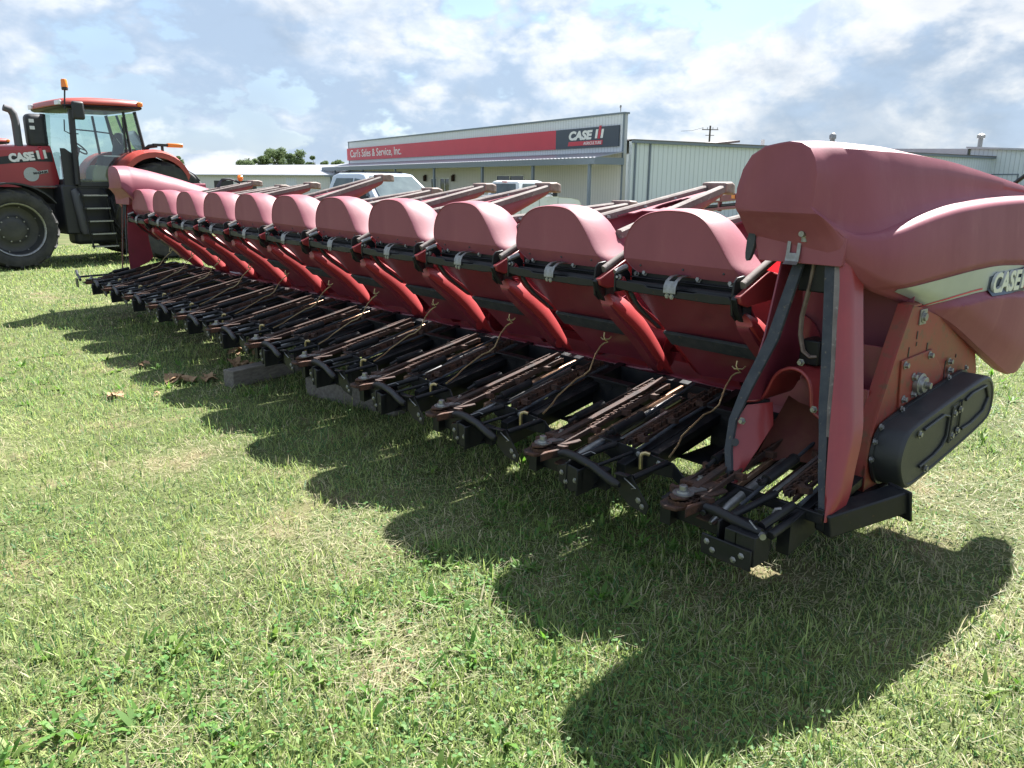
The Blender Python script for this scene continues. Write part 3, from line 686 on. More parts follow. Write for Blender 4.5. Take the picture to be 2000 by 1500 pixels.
        m.loft(rows, False); put('badge_backing', m, 'signdark', hd)
        put('lettering', onside(text_mesh('CASE', .118, .006, .004, .12, .285), .885, 1.115, .014), 'railwhite', hd)
        m = MB(); m.prism([(0, 0), (.035, 0), (.048, .085), (.013, .085)], 'z', 0, .008); m.prism([(.10, 0), (.135, 0), (.148, .085), (.113, .085)], 'z', 0, .008)
        put('lettering', onside(m.mesh('lettering'), 1.188, 1.115, .010), 'railwhite', hd)
        m = MB(); m.prism([(.05, -.005), (.085, -.005), (.105, .115), (.07, .115)], 'z', 0, .010)
        put('lettering', onside(m.mesh('lettering'), 1.188, 1.115, .012), 'signred', hd)
    # ------- stand: rubber-faced front legs, sheets, arch
    fr = empty('divider_frame', (0, 0, 0), parent=corn)
    m = MB(); pl = [(.585, .03, 1.30), (.585, .02, 1.275), (.552, -.07, .97), (.508, -.15, .777), (.494, -.21, .65), (.512, -.255, .54), (.548, -.285, .43)]
    ww = [.022, .022, .0255, .023, .017, .016, .016]
    m.loft([[(x-w, y, z), (x+w, y-.006, z), (x+w, y+.010, z), (x-w, y+.014, z)] for (x, y, z), w in zip(pl, ww)])
    fr_m = mp(m).mesh('divider_frame'); bpy.data.objects.remove(fr)
    fr_m.materials.append(MT['rubber']); fr = bpy.data.objects.new('divider_frame', fr_m); COL.objects.link(fr); fr.parent = corn
    pr = [(.707, .03, 1.31), (.707, .02, 1.285), (.808, -.12, .904), (.835, -.165, .77), (.862, -.2, .678), (.90, -.255, .55), (.932, -.29, .43)]
    m = MB(); m.loft([[(x-w, y, z), (x+w, y-.006, z), (x+w, y+.010, z), (x-w, y+.014, z)] for (x, y, z), w in zip(pr, [.021, .021, .023, .02, .017, .015, .013])]); put('leg_strip', mp(m), 'rubber', fr)
    m = MB(); m.loft([[(x+.016+k, y-.010, z), (x+.044+k, y-.004, z), (x+.044+k, y+.01, z), (x+.016+k, y+.008, z)] for (x, y, z), k in zip(pr[:-2], [.006, .006, .004, .002, 0])]); put('leg_strip', mp(m), 'railgrey', fr)
    # curved red lip of the outer sheet
    lip = [(.79, .035, 1.31), (.787, .03, 1.245), (.876, -.08, .948), (.925, -.14, .777), (.955, -.18, .68), (.966, -.24, .562), (.978, -.275, .478), (.965, -.305, .405)]
    frt = [(.745, .01, 1.31), (.75, .005, 1.245), (.835, -.115, .948), (.873, -.185, .777), (.89, -.215, .68), (.92, -.265, .562), (.938, -.292, .478), (.955, -.31, .405)]
    m = MB(); L2 = ring_resample(smooth_poly(lip, 2), 40); F2 = ring_resample(smooth_poly(frt, 2), 40); rings = []
    for a, b in zip(F2, L2):
        d = b-a; e = np.array([.004, .05, 0])
        rings.append([a, a+d*.3-[0, .012, 0], a+d*.65-[0, .010, 0], b, b+e*.5, b+e*1.6, b+e*1.6-[.006, 0, 0], b-[.006, -.01, 0], a+d*.5+[0, .004, 0], a+[0, .008, 0]])
    m.loft(rings); put('outer_sheet', mp(m), 'redbar', fr, smooth=60)
    if far:
        m = MB(); m.prism(smooth_poly([(.03, 1.27), (.20, 1.20), (.235, .80), (.26, .62), (.20, .56), (.10, .52), (.03, .44), (.0, .36), (-.06, .33), (-.12, .34), (-.14, .60), (-.09, .80), (-.04, .97)], 0), 'x', .44, .448); put('inner_sheet', mp(m), 'red', fr, bevel=.002)
        m = MB(); m.box(.545, .945, -.305, -.285, .385, .425); put('front_crossbar', mp(m), 'black', fr); return hd
    # inner side sheet
    m = MB(); m.prism([(.03, 1.27), (.20, 1.22), (.27, .74), (.0, .70), (-.14, .72), (-.125, .79), (-.05, .97)], 'x', .500, .508)
    put('inner_sheet', mp(m), 'red', fr, bevel=.002)
    # front sheet from the left leg to the arch, with an oval hole, and the hollow cone behind it
    m = MB(); L_ = [(.505, -.135, .70), (.500, -.205, .63), (.512, -.25, .545), (.540, -.28, .46), (.553, -.285, .41)]; R_ = [(.565, -.05, .71), (.60, -.09, .63), (.592, -.18, .54), (.575, -.245, .46), (.568, -.275, .41)]
    m.loft([[a, tuple(np.array(a)*.5+np.array(b)*.5+[0, -.006, 0]), b, tuple(np.array(b)+[0, .006, 0]), tuple(np.array(a)+[0, .008, 0])] for a, b in zip(L_, R_)])
    put('front_sheet', mp(m), 'redbar', fr, smooth=50)
    m = MB(); m.lathe([(.016, 0), (.016, .002)], (.535, -.245, .575), (.15, -1, .4), 14); weld(fr, mp(m), 'bodytrim')
    # arched tunnel over the row unit, with lip
    arch = smooth_poly([(.44, .685), (.505, .70), (.53, .75), (.558, .825), (.62, .862), (.677, .850), (.712, .805), (.722, .70), (.775, .682), (.86, .60)], 2)
    A = ring_resample(arch, 50); m = MB()
    m.loft([[(x, -.03, z), (x, .20, z), (x+.004, .20, z-.004), (x+.004, -.03, z-.004)] for x, z in A]); m.tube([(x, -.03, z) for x, z in A], .0075, 8)
    ap = MB(); ap.loft([[(.50+.015*i, .20-.085*i, .68-.05*i), (.55, .20-.065*i, .66-.052*i), (.62, .20-.05*i, .65-.045*i), (.74, .20-.03*i, .62-.04*i)] for i in range(5)], False); put('apron_sheet', mp(ap), 'apron', fr, smooth=60)
    put('arch_sheet', mp(m), 'redbar', fr, smooth=50)
    m = MB(); m.box(.36, .62, .300, .306, .56, 1.20); m.box(.62, .90, .34, .346, .80, 1.24); put('back_sheet', mp(m), 'hood', fr)
    m = MB(); m.prism(smooth_poly([(.37, .60), (.37, .95), (.40, 1.0), (.464, 1.026), (.53, 1.0), (.575, .93), (.59, .60)], 1), 'y', .280, .292); put('inner_shield', mp(m), 'red', fr)
    m = MB(); m.tube([(.632, .05, 1.27), (.622, .055, 1.19), (.597, .058, 1.05), (.60, .055, .98), (.622, .05, .915), (.645, .06, .895), (.67, .07, .90)], .016, 8, flat=.45); put('stay_bar', mp(m), 'brownwear', fr)
    m = MB(); m.box(.60, .68, .06, .16, .86, .96); put('bracket', mp(m), 'black', fr, bevel=.006)
    m = MB(); m.box(.57, .79, .05, .12, 1.15, 1.27); put('bracket', mp(m), 'black', fr, bevel=.006)
    m = MB()
    for p in ((.535, -.205, .655), (.735, -.035, .715), (.655, -.02, .885), (.55, -.27, .44), (.79, -.03, .70)): m.bolt(p, (0, -1, 0), .012, .016)
    weld(fr, mp(m), 'zinc')
    m = MB(); m.box(.545, .555, -.30, -.26, .36, .47); m.box(.92, .95, -.30, -.26, .36, .44)
    m.box(.55, .945, -.305, -.285, .385, .425); m.cyl((.60, -.30, .41), (.615, -.55, .39), .012); m.cyl((.86, -.30, .40), (.87, -.52, .385), .016); put('front_crossbar', mp(m), 'black', fr, bevel=.003)
    # ------- end panel and chain-case cover
    X = .93
    m = MB(); m.prism([(.255, 1.112), (.345, 1.099), (.63, 1.018), (1.031, .823), (1.083, .731), (1.02, .56), (.25, .32), (.03, .38), (.026, .525), (.035, .645), (.165, .942)], 'x', X-.010, X)
    pth = [(.262, 1.115), (.17, .942), (.04, .645), (.03, .525), (.034, .38)]
    m.loft([[(X-.055, y-.004, z), (X+.004, y-.004, z), (X+.004, y+.004, z), (X-.055, y+.004, z)] for y, z in pth])
    m.box(X-.055, X+.006, .258, .33, 1.108, 1.116)
    ep = put('end_panel', mp(m), 'redplate', corn, bevel=.002)
    m = MB(); m.prism([(.215, .905), (.50, .915), (.64, .80), (.62, .77), (.24, .715)], 'x', X, X+.008); put('bearing_plate', mp(m), 'redplate', ep, bevel=.002)
    m = MB(); m.lathe([(.045, 0), (.045, .02), (.034, .022), (.032, .035), (.014, .036), (.013, .055)], (X+.008, .385, .79), (1, 0, 0), 20)
    for y, z in ((.245, .885), (.475, .893), (.34, .825), (.355, .752), (.27, .745), (.445, .775), (.70, .835), (.715, .795), (.12, .63)): m.bolt((X+.008, y, z), (1, 0, 0), .014, .016)
    m.box(X, X+.006, .335, .395, 1.03, 1.09); m.bolt((X+.006, .365, 1.06), (1, 0, 0), .02, .012)
    weld(ep, mp(m), 'zinc')
    m = MB()
    for y, z, h in ((.34, .99, .016), (.345, .955, .008), (.455, .925, .02), (.68, .81, .03), (.685, .76, .02), (.79, .845, .008), (.53, .86, .006), (.28, .93, .02)): m.box(X+.0005, X+.0025, y-.004, y+.004, z-h, z+h)
    weld(ep, mp(m), 'bodytrim')
    m = MB(); m.prism([(.10, .90), (.23, .955), (.20, .76), (.10, .72)], 'x', X-.20, X-.192); m.box(X-.2, X-.05, .09, .098, .55, .80); m.box(X-.20, X-.055, .20, .206, .73, .95); put('inner_gusset', mp(m), 'red', ep, bevel=.002)
    # cover
    base = [(.060, .500), (.030, .568), (.060, .655), (.13, .690), (.80, .770), (.90, .765), (.965, .70), (.975, .60), (.92, .55), (.19, .435), (.11, .440)]
    cen = np.mean(base, 0)
    def closed_smooth(p, it=2):
        p = [np.array(q, float) for q in p]
        for _ in range(it):
            q = []
            for a, b in zip(p, p[1:]+p[:1]): q += [a*.75+b*.25, a*.25+b*.75]
            p = q
        return p
    B = closed_smooth(base); ins = lambda k: [tuple(cen+(q-cen)*(1-k*np.array([.10/.47*.5, .10/.17*.6]))) for q in B]
    X0, X1 = X+.006, 1.05
    m = MB(); m.loft([[(x, y, z) for y, z in ins(k)] for x, k in ((X0, -.13), (X0+.012, -.13), (X0+.012, 0), (X1-.018, .0), (X1-.005, .05), (X1, .14), (X1, .30), (X1-.004, .34), (X1-.004, .5))])
    cv = put('chain_case_cover', mp(m), 'blackpl', corn, smooth=40)
    m = MB(); G = lambda t, u: (X1+.001, .12+.80*t, .462+.10*t+.225*u)
    m.tube([G(.37, .22), G(.42, .35), G(.42, .72), G(.35, .82), G(.12, .82)], .006, 6); m.tube([G(.37, .22), G(.28, .16), G(.12, .16)], .006, 6)
    m.tube([G(.62, .25), G(.74, .22), G(.90, .28), G(.96, .5), G(.90, .78), G(.70, .84), G(.62, .80)], .006, 6)
    m.tube([G(.46, .18), G(.46, .84), G(.57, .86), G(.58, .20), G(.46, .18)], .004, 6); put('moulded_rib', mp(m), 'blackpl', cv)
    m = MB()
    for t, u in ((.07, .80), (.20, .03), (.49, .28), (.485, .70), (.555, .30), (.555, .70)): m.bolt(G(t, u), (1, 0, 0), .013, .010)
    for q in B[2:20:3]: q = cen+(q-cen)*np.array([1.035, 1.10]); m.bolt((X0+.012, q[0], q[1]), (1, 0, .2), .011, .010)
    weld(cv, mp(m), 'zinc')
    # lower frame rail beside the last row
    m = MB(); m.obox((1.005, -.14, .415), (.40, .92, .16), (.34, .085, .085)); m.obox((1.075, .015, .43), (.40, .92, .16), (.012, .11, .12)); m.box(.90, .96, -.1, .5, .36, .42)
    rl = put('frame_rail', mp(m), 'black', corn, bevel=.006)
    m = MB(); m.lathe([(.012, 0), (.012, .003)], (1.062, -.075, .42), (.92, -.4, 0), 14); put('hole', mp(m), 'bodytrim', rl)
    return hd
end_near = make_end(S, 1, 1.0)
end_far = make_end(S-12*S, -1, 1.55)
# nose of the outermost far row, carrying its own guard
m = MB(); x = -11*S
m.tube([(x-.36, -.49, .445), (x-.14, -.53, .418), (x+.02, -.55, .41), (x+.20, -.58, .392)], .016, 10); m.cyl((x-.02, -.55, .405), (x+.02, -.02, .42), .013); m.prism([(x-.05, .39), (x+.05, .39), (x+.05, .29), (x-.04, .29)], 'y', -.58, -.57)
put('nose_guard', m, 'blackpl', corn)

# a folded hydraulic hose bundle with an amber marker lamp on one of the far snouts
m = MB()
for k in range(3): m.tube([(-7.60+.03*k, .92, 1.47), (-7.60+.03*k, .97, 1.54+.012*k), (-7.58+.02*k, 1.06, 1.57), (-7.58, 1.14, 1.55), (-7.56, 1.20, 1.52)], .013, 6)
hz = put('hydraulic_hose', m, 'rubber', corn)
m = MB(); m.lathe([(.034, 0), (.034, .04), (.02, .05)], (-7.57, 1.21, 1.57), (.6, -.3, .5), 12); put('marker_lamp', m, 'amber', corn)
m = MB()
for x in (-7.6, -4.6, -3.0, -.2): m.box(x-.04, x+.04, 1.16, 1.26, .0, .98); m.box(x-.12, x+.12, 1.05, 1.37, .0, .02)
put('support_leg', m, 'black', corn, bevel=.004)

# ================================================================== ground
CX, CY = 2.109, -2.8014; FH = np.array([-.7499, .6616]); RH = np.array([.6616, .7499])
def gz(x, y):
    t = (np.asarray(x)-CX)*FH[0]+(np.asarray(y)-CY)*FH[1]; q = np.clip((t-16)/18, 0, 1); return -.38*q*q*(3-2*q)
m = MB(); rr = [0, .6, 1.2, 2, 3, 4, 5.5, 7, 9, 11, 13, 15, 17, 19, 21, 23, 25, 28, 31, 34, 38, 44, 52, 65, 90, 140, 250, 500, 1000, 2500]; n = 96
vs = [(CX, CY, 0)]; fs = []
for r in rr[1:]:
    for k in range(n): a = 2*math.pi*k/n; x, y = CX+r*math.cos(a), CY+r*math.sin(a); vs.append((x, y, float(gz(x, y))))
for k in range(n): fs.append((0, 1+k, 1+(k+1) % n))
for i in range(len(rr)-2):
    for k in range(n): a = 1+i*n+k; b = 1+i*n+(k+1) % n; fs.append((a, a+n, b+n, b))
m.add(vs, fs)
def ground_mat():
    mm = mat('lawn_soil', (.06, .072, .028), (.11, .13, .05), 1.1, .95, spec=.15, lo=.3, hi=.7, c3=(.15, .128, .07), s3=2.3, lo3=.52, hi3=.66, bump=.6, bscale=30)
    return mm
MT['ground'] = ground_mat()
tag(put('ground', m, 'ground', smooth=60), kind='structure')

# ---------------- grass: single blades, thinning with distance
def vnoise(x, y, s, seed):
    r = np.random.default_rng(seed); T = r.random((64, 64)); u, v = x/s, y/s; i, j = np.floor(u).astype(int), np.floor(v).astype(int); a, b = u-i, v-j
    a, b = a*a*(3-2*a), b*b*(3-2*b); g = lambda p, q: T[p % 64, q % 64]
    return g(i, j)*(1-a)*(1-b)+g(i+1, j)*a*(1-b)+g(i, j+1)*(1-a)*b+g(i+1, j+1)*a*b
def dry(x, y):
    """0..1: how much dead straw lies here"""
    q = .55*vnoise(x, y, .75, 3)+.3*vnoise(x, y, .27, 4)+.15*vnoise(x, y, 2.6, 5)
    d = np.clip((q-.565)/.22, 0, 1)
    for px, py, r, w in ((1.35, .75, .75, 1.), (1.0, 1.3, .6, 1.), (.75, .0, .35, .7), (1.6, .2, .5, .6), (-1.2, -1.25, .3, .5), (-.9, -.55, .5, .35), (.6, -.45, .25, .8)): d = np.maximum(d, w*np.exp(-((x-px)**2+(y-py)**2)/r**2))
    return np.clip(d, 0, 1)
def leaf_mat():
    mm = bpy.data.materials.new('grass_blades'); mm.use_nodes = True; t = mm.node_tree; L = t.links.new; t.nodes.clear()
    o = nd(t, 'ShaderNodeOutputMaterial'); at = nd(t, 'ShaderNodeAttribute', attribute_name='blade')
    df = nd(t, 'ShaderNodeBsdfPrincipled'); df.inputs['Roughness'].default_value = .6; df.inputs['Specular IOR Level'].default_value = .35; L(at.outputs['Color'], df.inputs['Base Color'])
    hs = nd(t, 'ShaderNodeHueSaturation'); hs.inputs['Saturation'].default_value = 1.1; hs.inputs['Value'].default_value = 1.25; L(at.outputs['Color'], hs.inputs['Color'])
    tl = nd(t, 'ShaderNodeBsdfTranslucent'); L(hs.outputs[0], tl.inputs[0])
    mx = nd(t, 'ShaderNodeMixShader'); mx.inputs[0].default_value = .42; L(df.outputs[0], mx.inputs[1]); L(tl.outputs[0], mx.inputs[2]); L(mx.outputs[0], o.inputs[0]); return mm
MT['blade'] = leaf_mat()
def strips(name, P, ax, sd, up, Ls, Wd, bend, colr, mid=.55, tipw=.08):
    """many narrow leaves: base P, lean direction ax (unit, 3D), side sd, length, width; 5 vertices each"""
    n = len(P); V = np.empty((n, 5, 3), 'f'); h = Wd[:, None]/2
    V[:, 0] = P-sd*h*.8; V[:, 1] = P+sd*h*.8
    c = P+ax*(Ls*mid)[:, None]; V[:, 2] = c-sd*h; V[:, 3] = c+sd*h
    V[:, 4] = P+ax*Ls[:, None]*.95+np.array([0, 0, -1])*(bend*Ls)[:, None]
    V[:, :, 2] = np.maximum(V[:, :, 2], P[:, None, 2]-.004)
    me = bpy.data.meshes.new(name); me.vertices.add(n*5); me.vertices.foreach_set('co', V.ravel())
    b = (np.arange(n)*5)[:, None]; loops = np.concatenate([b+np.array([0, 1, 3, 2]), b+np.array([2, 3, 4])], 1).ravel()
    me.loops.add(len(loops)); me.loops.foreach_set('vertex_index', loops.astype('i'))
    st = (np.arange(n)*7)[:, None]+np.array([0, 4]); me.polygons.add(n*2); me.polygons.foreach_set('loop_start', st.ravel().astype('i'))
    me.polygons.foreach_set('use_smooth', np.ones(n*2, bool)); me.update(calc_edges=True)
    at = me.attributes.new('blade', 'FLOAT_COLOR', 'POINT'); C = np.ones((n, 5, 4), 'f'); C[:, :, :3] = colr[:, None, :]
    at.data.foreach_set('color', C.ravel()); me.materials.append(MT['blade']); me.validate(); return me
def scatter(n, r0, r1, p, half=R(43)):
    """points around the viewer, density falling as r^-p"""
    u = rng.random(n); e = 2-p
    r = (r0**e+u*(r1**e-r0**e))**(1/e) if abs(e) > 1e-3 else r0*(r1/r0)**u
    a = math.atan2(FH[1], FH[0])+(rng.random(n)*2-1)*half
    return CX+r*np.cos(a), CY+r*np.sin(a), r
def dirs(n, tilt):
    a = rng.random(n)*2*math.pi; ax = np.stack([np.cos(a)*np.sin(tilt), np.sin(a)*np.sin(tilt), np.cos(tilt)], 1)
    b = a+math.pi/2+rng.normal(0, .5, n); sd = np.stack([np.cos(b), np.sin(b), np.zeros(n)], 1); return ax, sd
def grass():
    N = 480000; x, y, r = scatter(N, 1.45, 22, 1.5)
    d = dry(x, y); keep = rng.random(N) > d*.45; x, y, r, d = x[keep], y[keep], r[keep], d[keep]; N = len(x)
    tuft = vnoise(x, y, .16, 8)*.6+vnoise(x, y, .45, 9)*.4
    Ls = (.022+.056*tuft**1.3)*np.exp(rng.normal(0, .36, N))*(1-.3*d); wd = np.maximum(.0034*np.exp(rng.normal(0, .34, N)), r*.00066)
    ax, sd = dirs(N, np.clip(np.abs(rng.normal(.78, .42, N)), 0, 1.5))
    g0 = np.array([.18, .255, .078]); g1 = np.array([.36, .42, .165]); g2 = np.array([.075, .155, .06]); st = np.array([.47, .43, .28])
    q = np.clip(vnoise(x, y, 1.1, 11)*.6+rng.random(N)*.6-.1, 0, 1)[:, None]; c = g0*(1-q)+g1*q
    k = (rng.random(N) < .22)[:, None]; c = np.where(k, g2, c)
    k = (rng.random(N) < .05+.38*d)[:, None]; c = np.where(k, st*(.65+.5*rng.random((N, 1))), c)
    c = c*np.exp(rng.normal(0, .16, (N, 1)))
    P = np.stack([x, y, gz(x, y)-.002], 1)
    me = strips('grass', P, ax, sd, None, Ls, wd, rng.random(N)*.22, c)
    o = put('grass', me, None); tag(o, kind='stuff'); o['label'] = 'short mown green grass blades over the lawn'; o['category'] = 'grass'
    # dead clippings lying on top
    N = 90000; x, y, r = scatter(N, 1.45, 15, 1.6); d = dry(x, y); keep = rng.random(N) < .16+.8*d; x, y, r, d = x[keep], y[keep], r[keep], d[keep]; N = len(x)
    Ls = .04+.09*rng.random(N)**1.5; wd = np.maximum(.0016*np.exp(rng.normal(0, .3, N)), r*.0005)
    ax, sd = dirs(N, np.clip(rng.normal(1.48, .12, N), 1.1, 1.62)); z = .006+.034*rng.random(N)*(.5+.8*d)
    c = np.array([.50, .45, .30])*(.55+.65*rng.random((N, 1))); k = (rng.random(N) < .3)[:, None]; c = np.where(k, np.array([.32, .34, .19]), c)
    me = strips('dry_clippings', np.stack([x, y, gz(x, y)+z], 1), ax, sd, None, Ls, wd, rng.random(N)*.06-.02, c)
    o = put('dry_clippings', me, None); tag(o, 'loose straw-coloured mowing clippings lying on the lawn', 'clippings', kind='stuff')
    # broad-leaved weeds in rosettes, small clover leaves
    Pn, An, Sn, Ln, Wn, Cn = [], [], [], [], [], []
    n = 1500; x, y, r = scatter(n, 1.5, 10, 1.6); wn = vnoise(x, y, .9, 21)
    for i in range(n):
        if wn[i] < .47: continue
        s = .55+.75*rng.random(); kcol = np.array([.10, .205, .038]) if rng.random() < .6 else np.array([.16, .25, .06])
        for k in range(int(5+6*rng.random())):
            a = rng.random()*6.283; t = .55+.8*rng.random()
            An.append((math.cos(a)*math.sin(t), math.sin(a)*math.sin(t), math.cos(t))); b = a+1.571; Sn.append((math.cos(b), math.sin(b), 0))
            Pn.append((x[i]+.008*math.cos(a), y[i]+.008*math.sin(a), float(gz(x[i], y[i])))); l = s*(.045+.05*rng.random()); Ln.append(l); Wn.append(l*(.12+.11*rng.random())); Cn.append(kcol*(.8+.45*rng.random()))
    n = 9000; x, y, r = scatter(n, 1.5, 6.5, 1.3); ok = vnoise(x, y, .8, 31) > .5
    for i in np.nonzero(ok)[0]:
        a = rng.random()*6.283; t = 1.1+.5*rng.random(); An.append((math.cos(a)*math.sin(t), math.sin(a)*math.sin(t), math.cos(t))); b = a+1.571; Sn.append((math.cos(b), math.sin(b), 0))
        Pn.append((x[i], y[i], .015+.03*rng.random())); Ln.append(.011+.008*rng.random()); Wn.append(.010+.006*rng.random()); Cn.append(np.array([.09, .20, .05])*(.8+.5*rng.random()))
    A = lambda q: np.array(q, 'f')
    me = strips('weeds', A(Pn), A(An), A(Sn), None, A(Ln), A(Wn), rng.random(len(Pn))*.35, A(Cn), mid=.5)
    o = put('weeds', me, None); tag(o, 'low broad-leaved weeds and clover among the mown grass', 'weeds', kind='stuff')
grass()

# ---------------- timbers and dry husks on the lawn
def beam(c, d, size, label):
    mb = MB(); mb.obox((0, 0, size[2]/2), d, size); o = put('timber_block', mb, 'wood', None, (c[0], c[1], .0), bevel=.006)
    tag(o, label, 'timber', 'timber blocks under the corn head'); return o
beam((-3.80, -.14), (-.27, 1, 0), (1.0, .12, .135), 'long weathered grey timber sticking out past the row units on to the lawn')
beam((-2.66, -.11), (1, .22, 0), (.92, .12, .14), 'grey timber lying wholly under the middle row units, nearer the viewer')
def husk(c, s, n, label, seed):
    r = random.Random(seed); mb = MB()
    for k in range(n):
        a = r.random()*6.28; ox, oy = r.uniform(-.5, .5)*s, r.uniform(-.3, .3)*s; l = s*r.uniform(.35, .7); w = l*r.uniform(.18, .34); rings = []; h0 = r.uniform(.012, .045)
        for i in range(7):
            t = i/6-.5; cx_, cy_ = ox+math.cos(a)*l*t, oy+math.sin(a)*l*t; ww = w*(1-(2*t)**2)**.5+.004; z = h0*.6+.032*s/.3*math.sin(3.1*(t+.5))*r.uniform(.6, 1.2)
            nx, ny = -math.sin(a), math.cos(a); rings.append([(cx_+nx*ww*q, cy_+ny*ww*q, max(.01, z+abs(q)*ww*.5*r.uniform(.3, 1.3))) for q in (-1, -.5, 0, .5, 1)])
        top = rings; rings = [q+[(x, y, z-.002) for x, y, z in reversed(q)] for q in rings]; mb.loft(rings)
    tag(put('dry_husk', mb, 'husk', None, (c[0], c[1], 0), smooth=60), label, 'dry leaf', 'dry husks on the grass')
husk((-4.115, -.87), .30, 7, 'largest heap of crumpled brown husks, pale on top, left of the timber end', 1)
husk((-4.00, -.66), .2, 6, 'mid-sized crumpled brown husk between the largest heap and the timber end', 2)
husk((-3.90, -1.39), .15, 3, 'single upright tan husk farthest out on the sunny lawn', 3)
husk((-4.24, -.27), .24, 7, 'dark brown husk heap in shadow under the row units beyond the timber', 4)
husk((-4.82, -.92), .12, 3, 'small brown husk farthest from the viewer, past the largest heap', 5)
husk((-3.72, -1.15), .10, 2, 'tiny flat brown husk scrap in front of the largest heap', 6)
husk((-4.75, -.05), .26, 6, 'dark flat husk litter under the far row units', 7)

# ================================================================== tractor
def tyre(mb, R_, W, rimr, lugs, yc):
    pr = [(rimr, -W*.40), (rimr+.03, -W*.47), (R_*.82, -W*.5), (R_*.92, -W*.47), (R_*.965, -W*.36), (R_*.97, 0), (R_*.965, W*.36), (R_*.92, W*.47), (R_*.82, W*.5), (rimr+.03, W*.47), (rimr, W*.40)]
    mb.loft([[(r*math.cos(2*math.pi*k/56), yc+h, r*math.sin(2*math.pi*k/56)) for k in range(56)] for r, h in pr], True, False)
    for k in range(lugs):
        for sg in (-1, 1):
            a0 = 2*math.pi*(k+(.5 if sg > 0 else 0))/lugs; rings = []
            for q in range(5):
                t = q/4; a = a0+t*.26*(30/lugs)*.9; h = sg*W*(.0+.49*t); r = R_*(.955 if t < .95 else .90); rt = R_*(1.0-.015*t*t if t < .9 else .955); w = .035
                P = lambda rr_, aa: (rr_*math.cos(aa), yc+h, rr_*math.sin(aa))
                rings.append([P(r, a-w), P(rt, a-w*.7), P(rt, a+w*.7), P(r, a+w)])
            mb.loft(rings)
def farm_wheel(root, x, y, R_, W, rimr, lugs, out):
    w = MB(); tyre(w, R_, W, rimr, lugs, 0); t = put('wheel', w, 'tyre', root, (x, y, R_), smooth=40)
    w = MB(); o = out
    w.loft([[(r*math.cos(2*math.pi*k/40), o*h*W, r*math.sin(2*math.pi*k/40)) for k in range(40)] for r, h in ((rimr+.012, .43), (rimr-.005, .46), (rimr-.02, .40), (rimr-.035, .10), (rimr-.06, .02), (rimr*.62, -.02), (rimr*.5, .02), (rimr*.45, .05), (rimr*.25, .06), (.0001, .065))], True, False)
    put('rim', w, 'rim', t, smooth=40)
    w = MB(); w.loft([[(r*math.cos(2*math.pi*k/40), o*h*W, r*math.sin(2*math.pi*k/40)) for k in range(40)] for r, h in ((rimr+.013, .432), (rimr+.006, .468), (rimr-.008, .462), (rimr-.022, .40))], True, False); put('rim_edge', w, 'zinc', t, smooth=60)
    w = MB()
    for k in range(10):
        a = 2*math.pi*k/10; w.lathe([(.016, 0), (.014, .03)], (rimr*.48*math.cos(a), o*W*.02, rimr*.48*math.sin(a)), (0, o, 0), 6)
    for k in range(8):
        a = 2*math.pi*(k+.4)/8; w.lathe([(.014, 0), (.012, .02)], ((rimr-.05)*math.cos(a), o*W*.05, (rimr-.05)*math.sin(a)), (0, o, 0), 6)
    weld(t, w, 'zinc')
